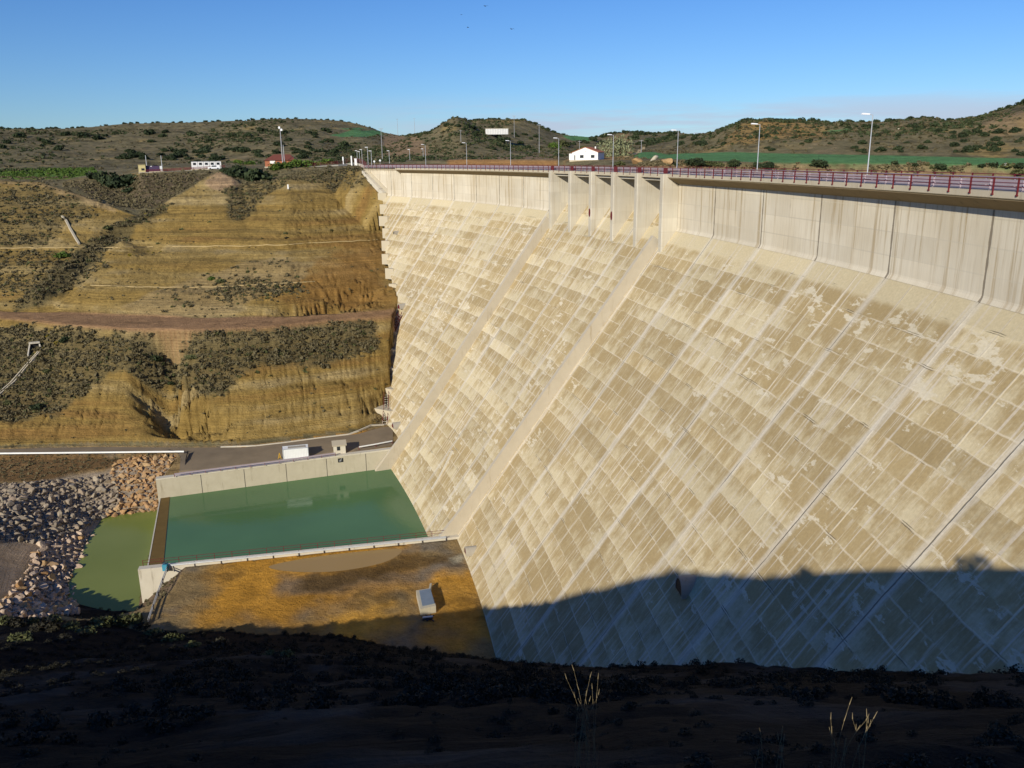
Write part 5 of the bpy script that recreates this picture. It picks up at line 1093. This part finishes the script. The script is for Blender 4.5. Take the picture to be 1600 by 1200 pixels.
P = cells(left & (dgrid > 225) & (GX > -130), 130, sstep(.15, .5, fbm(GX * .04, GY * .04, 3, 93)) * (0.1 + veg)); stuff(scatter_mesh('yellow_broom', P, rs(len(P), .4, .9), T22, M['broom_yellow']))
hol = (dgrid > LD[4][:, None]) & (dgrid < LD[6][:, None]) & (AZ[:, None] < -0.12)
P = cells(hol, 3000, veg + .15); stuff(scatter_mesh('hollow_scrub', P, rs(len(P), .4, 1.3), T22, M['scrub_leaf']))
farm = (dgrid > 440) & (dgrid < 1030); fw = veg * sstep(-.25, .3, fbm(GX * .012, GY * .012, 4, 95)); fw = fw / np.maximum(dgrid, 1) * 600
P = cells(farm, 6500, fw); d = np.hypot(P[:, 0], P[:, 1]); stuff(scatter_mesh('hill_scrub', P, rs(len(P), .8, 2.3) * (0.6 + d / 1500), T22, M['hill_leaf']))
P = cells(farm, 7000, fw + .05 * (veg > .01)); stuff(scatter_mesh('dry_hill_scrub', P, rs(len(P), .6, 1.9), T22, M['scrub_leaf']))
P = cells(farm & (AZ[:, None] > math.radians(-14)), 2200, fw); stuff(scatter_mesh('green_hill_scrub', P, rs(len(P), .7, 2.2), T22, M['oak_leaf']))
gs = zone([(0, 266), (0, 278), (110, 278), (150, 271), (146, 263), (60, 264)], 1, 1, 372); P = cells(gs > .3, 500, gs); stuff(scatter_mesh('green_strip_plants', P, rs(len(P), .6, 1.5), T22, M['green_leaf']))
P = cells((dgrid > 410) & (dgrid < 560) & (AZ[:, None] > .12) & (colr[..., 1] < .205), 2600, 0.3 + sstep(-.3, .4, fbm(GX * .03, GY * .03, 3, 96))); stuff(scatter_mesh('right_hill_scrub', P, rs(len(P), .35, 1.2), T22, M['scrub_leaf']))
P = cells((dgrid > 285) & (dgrid < 400) & (veg > .3) & (AZ[:, None] > .1), 900, veg); stuff(scatter_mesh('bank_scrub', P, rs(len(P), .5, 1.6), T22, M['scrub_leaf']))
rb = near_r & (GY > 2)
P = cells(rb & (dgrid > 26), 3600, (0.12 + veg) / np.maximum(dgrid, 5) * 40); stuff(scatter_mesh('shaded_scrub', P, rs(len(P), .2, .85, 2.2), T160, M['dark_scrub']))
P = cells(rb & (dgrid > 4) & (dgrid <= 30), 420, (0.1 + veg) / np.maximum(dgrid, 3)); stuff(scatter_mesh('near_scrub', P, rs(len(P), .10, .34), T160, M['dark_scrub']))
# scrub along the shading ridge at the viewpoint
xs = np.concatenate([RNG.uniform(-85, -6, 260), RNG.uniform(-40, 5, 40)]); ys = RNG.uniform(-2.5, .5, len(xs)); P = np.stack([xs, ys, hz(xs, ys) - .1], 1); stuff(scatter_mesh('ridge_scrub', P, rs(len(P), .3, 1.6), T50, M['scrub_green']))
# pond bank and strip below the barrier
pm_ = (fl > 0) & (veg > .1); P = cells(pm_, 900, veg); stuff(scatter_mesh('bank_grass', P, rs(len(P), .2, .6), T22, M['scrub_leaf']))

# ---- single bushes and trees
def crown_mesh(n, size, seed, flat, up, lobes, mat):
    V = clump(n, size, seed, flat, up, lobes); me = bpy.data.meshes.new('crown'); T = np.arange(len(V)).reshape(-1, 3)
    me.from_pydata(V.tolist(), [], T.tolist()); me.materials.append(mat); return me
def trunk_mesh(h, r, mat):
    mb = MB().tube((0, 0, -.3), (0.03, 0.02, h), r, r * .6, 7); rg = random.Random(int(h * 100))
    for k in range(4): a = k * 1.6 + rg.random(); mb.tube((0.02, 0.01, h * .75), (math.cos(a) * .35, math.sin(a) * .35, h + .35), r * .5, r * .15, 5)
    me = bpy.data.meshes.new('trunk'); me.from_pydata(mb.V, [], [list(q) for q in mb.Q] + [list(q) for q in mb.T]); me.materials.append(mat); return me
CR = {'oak': [crown_mesh(420, 0.15, 400 + k, 0.85, 0.10, 9, M['oak_leaf']) for k in range(6)],
      'green': [crown_mesh(420, 0.13, 430 + k, 0.95, 0.05, 9, M['green_leaf']) for k in range(3)],
      'grey': [crown_mesh(420, 0.085, 460 + k, 1.5, 0.25, 11, M['grey_leaf']) for k in range(3)],
      'dark': [crown_mesh(360, 0.14, 490 + k, 0.85, 0.02, 8, M['dark_scrub']) for k in range(3)],
      'sgreen': [crown_mesh(360, 0.13, 520 + k, 0.9, 0.02, 8, M['scrub_green']) for k in range(3)]}
TR = {'oak': trunk_mesh(.35, .05, M['bark']), 'green': trunk_mesh(.3, .04, M['bark']), 'grey': trunk_mesh(.8, .035, M['bark']), 'dark': trunk_mesh(.25, .04, M['bark']), 'sgreen': trunk_mesh(.25, .04, M['bark'])}
tree_n = [0]
def plant(kind, loc, r, label, cat, name, group=None, hs=1.0):
    g = random.Random(tree_n[0]); tree_n[0] += 1
    t = thing(name, label, cat, loc, g.uniform(0, 6.28), group)
    for nm, me in (('crown', g.choice(CR[kind])), ('trunk', TR[kind])):
        o = bpy.data.objects.new(nm, me); COL.objects.link(o); o.parent = t; o.scale = (r * g.uniform(.9, 1.1), r * g.uniform(.9, 1.1), r * hs * g.uniform(.9, 1.1))
    return t
def at_px(u, v, w, dmin=150, D=None):
    """bush whose foot shows at (u, v) and which looks w photo pixels wide"""
    p = pg(u, v, dmin) if D is None else gz(u, v, D); d = math.hypot(p[0], p[1]); return Vector(p) + Vector((0, 0, -.1)), w * d / F_PX / 2
uniq = [
 ('oak', 166, 288, 42, 360, 'big dark oak at the left of the clump below the green strip', 1.0), ('oak', 186, 292, 42, 360, 'big dark oak in the middle of the clump below the green strip', .9), ('oak', 206, 286, 36, 360, 'dark oak at the right of the clump, just left of the yellow hut', .9), ('oak', 150, 280, 32, 370, 'dark oak at the far left end of the clump by the green strip', .8), ('oak', 202, 300, 26, 330, 'low dark bush below the clump of oaks', .7),
 ('oak', 370, 276, 42, 350, 'rounded dark oak right of the long white cabin', .95), ('oak', 408, 282, 52, 340, 'largest dark oak below the red roofed house', .95), ('oak', 386, 275, 32, 350, 'dark oak between the two biggest by the red house', .8), ('oak', 352, 268, 18, 360, 'small dark bush at the right end of the white cabin', .8),
 ('green', 432, 265, 27, 370, 'bright green shrub in front of the brick red wall', .9), ('green', 450, 262, 29, 370, 'bright green shrub under the floodlight mast', .8), ('green', 468, 261, 35, 370, 'widest bright green shrub right of the floodlight mast', .8), ('green', 486, 259, 29, 380, 'bright green shrub above the maroon fence', .7), ('green', 510, 256, 30, 385, 'bright green shrub left of the white gate posts', .6), ('green', 388, 257, 24, 400, 'bright green shrub behind the dark oaks', .6), ('green', 372, 255, 18, 402, 'small bright green shrub right of the cabin roof', .6),
 ('green', 97, 402, 26, 200, 'bright green bush below the concrete chute on the left spur', .7), ('sgreen', 168, 360, 16, 200, 'olive green bush beside the gully', .8), ('green', 330, 437, 14, 200, 'small green bush beside yellow broom on the slope', .8), ('sgreen', 345, 441, 22, 200, 'yellow green broom clump in the middle of the slope', .7), ('dark', 447, 373, 10, 200, 'small dark bush alone on the ochre slope', .8),
 ('oak', 243, 563, 24, 190, 'dark green bush with a long shadow in the lower scrub', .8), ('sgreen', 75, 582, 18, 190, 'green bush in the lower scrub right of the drain channel', .8), ('oak', 101, 533, 18, 190, 'dark bush just under the dirt track at left', .9), ('oak', 58, 638, 24, 180, 'dark green bush low in the left scrub', .8), ('sgreen', 12, 632, 18, 180, 'green bush at the left edge beside the drain channel', .8), ('oak', 266, 600, 12, 180, 'small dark bush above the bare ochre cone', .8), ('sgreen', 300, 560, 30, 190, 'pale green bush patch in the middle of the lower scrub', .5), ('sgreen', 430, 275, 14, 300, 'greenish bush on the brow of the ochre hill', .7),
 ('oak', 772, 235, 26, 560, 'dark tree right below the white tank', 1.0), ('oak', 762, 243, 20, 540, 'dark tree low on the slope below the white tank', .9), ('oak', 797, 247, 28, 540, 'dark round tree behind a crest lamp on the left half', 1.0), ('oak', 812, 244, 22, 540, 'dark tree on the right of the group below the white tank', 1.0), ('oak', 745, 235, 18, 560, 'dark tree left of the group below the white tank', .8), ('oak', 826, 233, 16, 560, 'dark tree at the right end of the slope below the white tank', 1.1), ('oak', 785, 222, 24, 600, 'dark tree just under the white tank at right', .8), ('oak', 835, 246, 18, 520, 'dark shadowy bush beside the bend of the far road', 1.0),
 ('oak', 876, 245, 16, 450, 'dark bush left of the white house', .8), ('green', 912, 238, 22, 520, 'bright green tree behind the white house roof', 1.1), ('green', 865, 232, 24, 540, 'olive green tree left of the white house on the slope', .8), ('sgreen', 880, 228, 26, 560, 'yellow olive trees above the white house', .8), ('oak', 949, 251, 14, 430, 'dark tree touching the right end of the white house', 1.3), ('oak', 962, 243, 16, 450, 'very dark tree under the grey poplars', 1.0), ('sgreen', 968, 259, 24, 385, 'low green bush right of the white house', .8),
 ('grey', 944, 245, 32, 440, 'pale grey green poplar, leftmost of three behind the house', 1.3), ('grey', 961, 245, 38, 440, 'pale grey green poplar, tallest of three behind the house', 1.3), ('grey', 978, 244, 32, 440, 'pale grey green poplar, rightmost of three behind the house', 1.3),
 ('oak', 1088, 257, 36, 325, 'widest dark bush between the field and the crest railing', .65), ('sgreen', 1110, 260, 28, 322, 'greenish bush right of the widest dark one by the field', .7), ('sgreen', 1126, 260, 16, 320, 'small greenish bush before the green field', .9), ('oak', 1146, 261, 26, 318, 'dark bush left of the second nearest lamp', .8), ('oak', 1185, 263, 22, 315, 'dark bush right behind the second nearest lamp', .9), ('oak', 1200, 263, 22, 314, 'dark bush a little right of the second nearest lamp', .9), ('oak', 1278, 262, 30, 310, 'dark bush alone on the ochre bank between two lamps', .6), ('oak', 1056, 262, 10, 340, 'small dark bush at the foot of the third lamp', 1.0),
 ('oak', 1398, 258, 13, 315, 'small round dark bush at the field edge right of the nearest lamp', .95), ('oak', 1428, 260, 14, 312, 'second round bush at the field edge right of the nearest lamp', .85), ('sgreen', 1449, 259, 9, 314, 'smallest round bush at the field edge', .85), ('oak', 1468, 263, 20, 308, 'largest round dark bush at the field edge above the railing', .85), ('sgreen', 1456, 266, 10, 303, 'little bush below the round field edge bushes', .8), ('sgreen', 1482, 268, 9, 302, 'little pale bush right of the largest round bush', .9), ('oak', 1535, 261, 14, 316, 'dark bush left of the white marker at right', .8), ('oak', 1552, 263, 18, 312, 'dark bush before the white marker at right', .7), ('sgreen', 1572, 262, 22, 314, 'broad green bush behind the white marker', .7), ('oak', 1592, 263, 18, 312, 'dark bush at the right edge above the railing', .8), ('sgreen', 1590, 273, 26, 296, 'low green bush at the right edge touching the railing', .7),
 ('oak', 1187, 216, 14, 440, 'dark tree left of a pair on the ochre hill', 1.0), ('oak', 1198, 213, 10, 445, 'small dark tree right of a pair on the ochre hill', .9), ('oak', 1211, 232, 14, 430, 'dark upright bush at the hill foot above the field', 1.2), ('oak', 1219, 239, 16, 420, 'dark bush touching the field behind the second lamp', .8), ('oak', 1131, 226, 12, 440, 'dark tree on the left flank of the ochre hill', .9), ('oak', 1355, 233, 14, 430, 'dark bush left of the nearest lamp pole on the hillside', .9), ('oak', 1367, 232, 18, 430, 'dark bush right of the nearest lamp pole on the hillside', .8), ('oak', 1442, 233, 18, 420, 'dark round tree on the hillside above the field', .9), ('oak', 1472, 236, 14, 418, 'dark green bush on the hillside just above the field', .9), ('sgreen', 1412, 237, 22, 418, 'broad pale green bush on the hillside above the field', .7), ('oak', 1430, 206, 14, 460, 'dark tree high on the right hillside', .9), ('oak', 1466, 207, 14, 460, 'dark tree high on the right hillside beside a pale scar', .9), ('oak', 1478, 197, 10, 470, 'small dark tree near the right hilltop', .9)]
for kind, u, v, w, dm, lab, hs in uniq:
    loc, r = at_px(u, v, w, dm); plant(kind, loc, r, lab, 'tree' if ('tree' in lab or 'oak' in lab or 'poplar' in lab) else 'bush', {'oak': 'oak_tree', 'green': 'green_shrub', 'grey': 'poplar_tree', 'dark': 'dark_bush', 'sgreen': 'green_bush'}[kind], hs=hs)
g2 = random.Random(11)
def row(label, group, cat, name, pts, kinds=('oak',), w=(5, 10), dmin=300, hs=(.7, 1.0), D=None):
    for u, v in pts:
        loc, r = at_px(u, v, g2.uniform(*w), dmin, D); plant(g2.choice(kinds), loc, r, label, cat, name, group, g2.uniform(*hs))
def ridge_pts(px, n, jitter=1.0):
    us = [p[0] for p in px]; vs = [p[1] for p in px]; 
    return [(u, float(np.interp(u, us, vs)) + g2.uniform(0, jitter)) for u in [g2.uniform(us[0], us[-1]) for _ in range(n)]]
def on_ridge(label, group, name, us, D, w, kinds=('oak',), hs=(.7, 1.0)):
    for u in us:
        a = atd(u, 190, D); loc = Vector((a[0], a[1], float(hz(a[0], a[1])) - .2)); plant(g2.choice(kinds), loc, g2.uniform(*w) * D / F_PX / 2, label, 'tree', name, group, g2.uniform(*hs))
on_ridge('tiny dark round tree on the skyline of the long left ridge', 'trees on the left skyline', 'ridge_tree', [1, 13, 23, 30, 49, 73, 79, 87, 103, 112, 120, 127, 165, 195, 204, 214, 227, 239, 246, 270, 283, 304, 321, 332, 341, 370, 376, 388, 395, 411, 425, 438, 450, 463, 479, 492, 502, 511, 521, 533, 545, 556, 566, 576, 586, 596, 607], 1000, (4.5, 9))
on_ridge('dark tree of the wood on the flat ridge right of the conical hilltop', 'trees on the middle skyline', 'ridge_tree', [735, 741, 748, 754, 760, 766, 773, 780, 787, 794, 801, 808, 815, 822, 829, 836, 842, 848, 856, 864, 872, 880, 726, 718], 862, (7, 11))
on_ridge('small dark tree of the forest on the far hill behind the house', 'trees on the far middle hill', 'forest_tree', [890, 900, 932, 940, 947, 954, 961, 968, 975, 982, 989, 996, 1003, 1010, 1017, 1024, 1031, 1038, 1045, 1052, 1059, 1066, 1073, 1080, 1087], 1060, (7, 12))
row('dark forest tree on the slope of the far hill behind the house', 'trees on the far middle slope', 'tree', 'forest_tree', [(g2.uniform(925, 1100), g2.uniform(210, 228)) for _ in range(34)] + [(g2.uniform(880, 940), g2.uniform(222, 230)) for _ in range(8)], w=(10, 18), dmin=450)
on_ridge('dark tree on the skyline of the right hill', 'trees on the right skyline', 'ridge_tree', [1152, 1159, 1167, 1174, 1180, 1187, 1194, 1200, 1207, 1213, 1220, 1228, 1236, 1245, 1252, 1268, 1276, 1324, 1331, 1346, 1369, 1390, 1398, 1404, 1424, 1432, 1441, 1450, 1456, 1464, 1484, 1489, 1505, 1516, 1530, 1552, 1560, 1574, 1588, 1597], 548, (8, 16))
row('dark holm oak scattered on the right hill slope', 'oaks on the right slope', 'tree', 'hill_oak', [(g2.uniform(1480, 1600), g2.uniform(205, 246)) for _ in range(34)] + [(g2.uniform(1300, 1480), g2.uniform(192, 215)) for _ in range(12)] + [(g2.uniform(1180, 1480), g2.uniform(222, 240)) for _ in range(16)], w=(8, 18), dmin=400)
row('dark bush in the wooded strip under the left ridge', 'bushes under the left ridge', 'bush', 'hill_bush', [(g2.uniform(150, 560), g2.uniform(234, 250)) for _ in range(64)] + [(g2.uniform(200, 350), g2.uniform(244, 256)) for _ in range(16)] + [(g2.uniform(0, 560), g2.uniform(205, 235)) for _ in range(40)], w=(9, 20), dmin=450)
row('dark bush on the slopes of the conical middle hill', 'bushes on the middle hill', 'bush', 'hill_bush', [(g2.uniform(690, 740), g2.uniform(196, 210)) for _ in range(7)] + [(g2.uniform(740, 850), g2.uniform(206, 236)) for _ in range(22)], w=(8, 15), dmin=450)
row('dark bush at the shaded brink above the pond and riprap', 'bushes at the shaded brink', 'bush', 'brink_bush', [(5, 975), (25, 978), (50, 974), (70, 985), (85, 972), (110, 982), (135, 988), (160, 978), (178, 972), (200, 974), (222, 982), (240, 992), (30, 1000), (100, 1002), (268, 1002), (300, 1010), (340, 1014), (420, 1024), (450, 1026)], ('dark', 'sgreen'), (30, 56), 60, (.6, .9))

# boulders of the riprap
def rock_mesh(seed, mat, sub=3):
    g = np.random.default_rng(seed); bm = bmesh.new(); bmesh.ops.create_icosphere(bm, subdivisions=sub, radius=1.0)
    P = [(g.normal(size=3), g.uniform(.36, .62)) for _ in range(10)]
    for v in bm.verts:
        c = np.array(v.co)
        for n_, d in P:
            n_ = n_ / np.linalg.norm(n_); k = c @ n_ - d
            if k > 0: c = c - n_ * k
        v.co = c * np.array([1.0, .85, .72])
    me = bpy.data.meshes.new('boulder'); bm.to_mesh(me); bm.free(); me.materials.append(mat); return me
def rocks(px, sp, rad, mats, label, group, maxn, seed):
    g = np.random.default_rng(seed); P = np.array([pg(u, v, 110) for u, v in px])[:, :2]; lo, hi = P.min(0), P.max(0)
    gx, gy = np.meshgrid(np.arange(lo[0], hi[0], sp), np.arange(lo[1], hi[1], sp * .9)); gx = gx + (np.arange(gx.shape[0])[:, None] % 2) * sp / 2
    x = (gx + g.uniform(-.3, .3, gx.shape) * sp).ravel(); y = (gy + g.uniform(-.3, .3, gx.shape) * sp).ravel(); k = inpoly(P, x, y); x, y = x[k], y[k]; z = hz(x, y); r = g.uniform(*rad, len(x)) * g.choice([.75, 1, 1, 1.2], len(x))
    ms = [rock_mesh(seed * 50 + q, M[m], 3 if maxn else 1) for m in mats for q in range(5)]; o_ = np.argsort(np.hypot(x, y) / r); rest = MB()
    for q, i in enumerate(o_):
        me = ms[int(g.integers(len(ms)))]; e = Euler((g.uniform(-.5, .5), g.uniform(-.5, .5), g.uniform(0, 6.3)))
        if q < maxn:
            o = bpy.data.objects.new('boulder', me); COL.objects.link(o); o.location = (x[i], y[i], z[i] + r[i] * .25); o.rotation_euler = e; o.scale = (r[i] * g.uniform(1.1, 1.65), r[i] * 1.2, r[i] * g.uniform(1.0, 1.4)); tag(o, label, 'boulder', group)
        else:
            mt = e.to_matrix(); rest.add([Vector((x[i], y[i], z[i] + r[i] * .25)) + (mt @ v.co) * float(r[i]) for v in me.vertices], [], [tuple(p.vertices) for p in me.polygons])
    if rest.n: stuff(rest.build('small_riprap', M[mats[0]]))
rocks([(-40, 760), (60, 754), (130, 750), (165, 740), (186, 745), (192, 792), (165, 806), (120, 832), (70, 848), (-40, 852)], 1.3, (.55, .88), ('grey_rock',), 'blocky grey brown boulder in the grey riprap left of the pond', 'grey riprap boulders', 140, 1)
rocks([(172, 740), (182, 722), (215, 713), (278, 712), (262, 735), (249, 752), (250, 800), (236, 806), (200, 806), (168, 812), (164, 800), (190, 790)], 1.2, (.52, .82), ('orange_rock',), 'orange tan boulder in the riprap beside the pool wall end', 'orange riprap boulders', 90, 2)
rocks([(62, 852), (120, 832), (152, 838), (140, 862), (124, 902), (115, 945), (125, 960), (60, 968), (-10, 964), (-10, 948), (20, 920), (45, 885)], 1.25, (.5, .85), ('pink_rock', 'pink_rock', 'orange_rock'), 'pinkish tan boulder on the left bank of the pond', 'pink riprap boulders', 90, 3)
rocks([(-40, 760), (60, 754), (130, 750), (165, 740), (186, 745), (192, 792), (165, 806), (120, 832), (70, 848), (-40, 852)], .95, (.28, .5), ('grey_rock',), 'blocky grey brown boulder in the grey riprap left of the pond', 'grey riprap boulders', 0, 11)
rocks([(172, 740), (182, 722), (215, 713), (278, 712), (262, 735), (249, 752), (250, 800), (236, 806), (200, 806), (168, 812), (164, 800), (190, 790)], .95, (.28, .5), ('orange_rock',), 'orange tan boulder in the riprap beside the pool wall end', 'orange riprap boulders', 0, 12)
rocks([(62, 852), (120, 832), (152, 838), (140, 862), (124, 902), (115, 945), (125, 960), (60, 968), (-10, 964), (-10, 948), (20, 920), (45, 885)], .95, (.28, .5), ('pink_rock', 'pink_rock', 'orange_rock'), 'pinkish tan boulder on the left bank of the pond', 'pink riprap boulders', 0, 13)
for u, v, r, m, lab in [(1022, 253, 2.6, 'old_concrete', 'large pale grey boulder at the edge of the green field'), (1042, 256, 2.6, 'orange_rock', 'yellowish pale block right of the grey boulder'), (995, 256, 3.2, 'orange_rock', 'ochre block of cut earth left of the grey boulder'), (1404, 203, .7, 'old_concrete', 'small pale rock among the skyline trees')]:
    p = pg(u, v, 320); me = rock_mesh(int(u), M[m]); o = bpy.data.objects.new('pale_boulder', me); COL.objects.link(o); o.location = Vector(p) + Vector((0, 0, r * .4)); o.scale = (r * 1.2, r, r); o.rotation_euler = (.2, .1, u); tag(o, lab, 'boulder')
p = pg(1570, 262, 300); t = thing('marker_stone', 'small white marker stone on the ochre bank at right', 'marker', p); MB().hexa([(-.5, -.3, -.2), (.5, -.3, -.2), (.5, .3, -.2), (-.5, .3, -.2), (-.3, -.25, 1.2), (.35, -.25, 1.35), (.35, .25, 1.35), (-.3, .25, 1.2)]).build('stone', M['white_paint'], t)

# dry grass near the viewpoint
def grass(u, vtop, D, n, label, seed):
    a = atd(u, vtop, D); gzz = float(hz(a[0], a[1])); p = Vector((a[0], a[1], gzz)); h = max(.25, float(a[2]) - gzz) * .95; t = thing('grass_tuft', label, 'grass tuft', p); g = random.Random(seed)
    for k in range(n):
        mb = MB(); x, y = g.uniform(-.22, .22), g.uniform(-.15, .15); lean = Vector((g.uniform(-.22, .22), g.uniform(-.15, .15), 0)); hh = h * g.uniform(.55, 1.15); prev = Vector((x, y, -.05)); w = .0035
        for s in range(1, 6):
            f = s / 5; q = Vector((x, y, 0)) + lean * hh * f * f + Vector((0, 0, hh * f * (1 - .08 * f))); mb.tube(prev, q, w * (1.15 - f * .6), w * (1.05 - f * .6), 4); prev = q
            if s >= 4: mb.tube(q, q + lean * .12 + Vector((g.uniform(-.02, .02), 0, .10)), .006, .002, 4)
        mb.build('stalk', M['dry_straw'], t)
grass(922, 1058, 11.5, 12, 'tall dry grass stalks catching the sun at the bottom centre', 1)
grass(1336, 1112, 9.5, 11, 'dry grass tuft catching the sun at the bottom right', 2)
grass(1212, 1132, 9.5, 5, 'small dry grass tuft left of the bigger one at bottom right', 3)
# birds
for u, v, D, w, lab in [(758.6, 9.5, 110, .5, 'dark bird high above the conical hill, topmost'), (799.5, 45.5, 120, .45, 'dark bird in the sky right of the conical hill, lowest'), (731, 43, 170, .5, 'faint gliding bird left of the other two'), (721, 23, 190, .4, 'faint tiny bird, leftmost in the sky')]:
    p = atd(u, v, D); t = thing('bird', lab, 'bird', p, 0.6 + u); b = MB(); b.hexa([(-.18, -.03, -.03), (.2, -.02, -.02), (.2, .02, -.02), (-.18, .03, -.03), (-.18, -.03, .03), (.2, -.02, .03), (.2, .02, .03), (-.18, .03, .03)])
    for s in (-1, 1): b.add([(-.1, 0, .0), (.08, 0, 0), (.02, s * w * .5, .09), (-.08, s * w * .5, .10), (-.07, s * w, .02)], [(0, 1, 2, 3)], [(3, 2, 4)])
    b.build('body', M['bird_dark'], t)
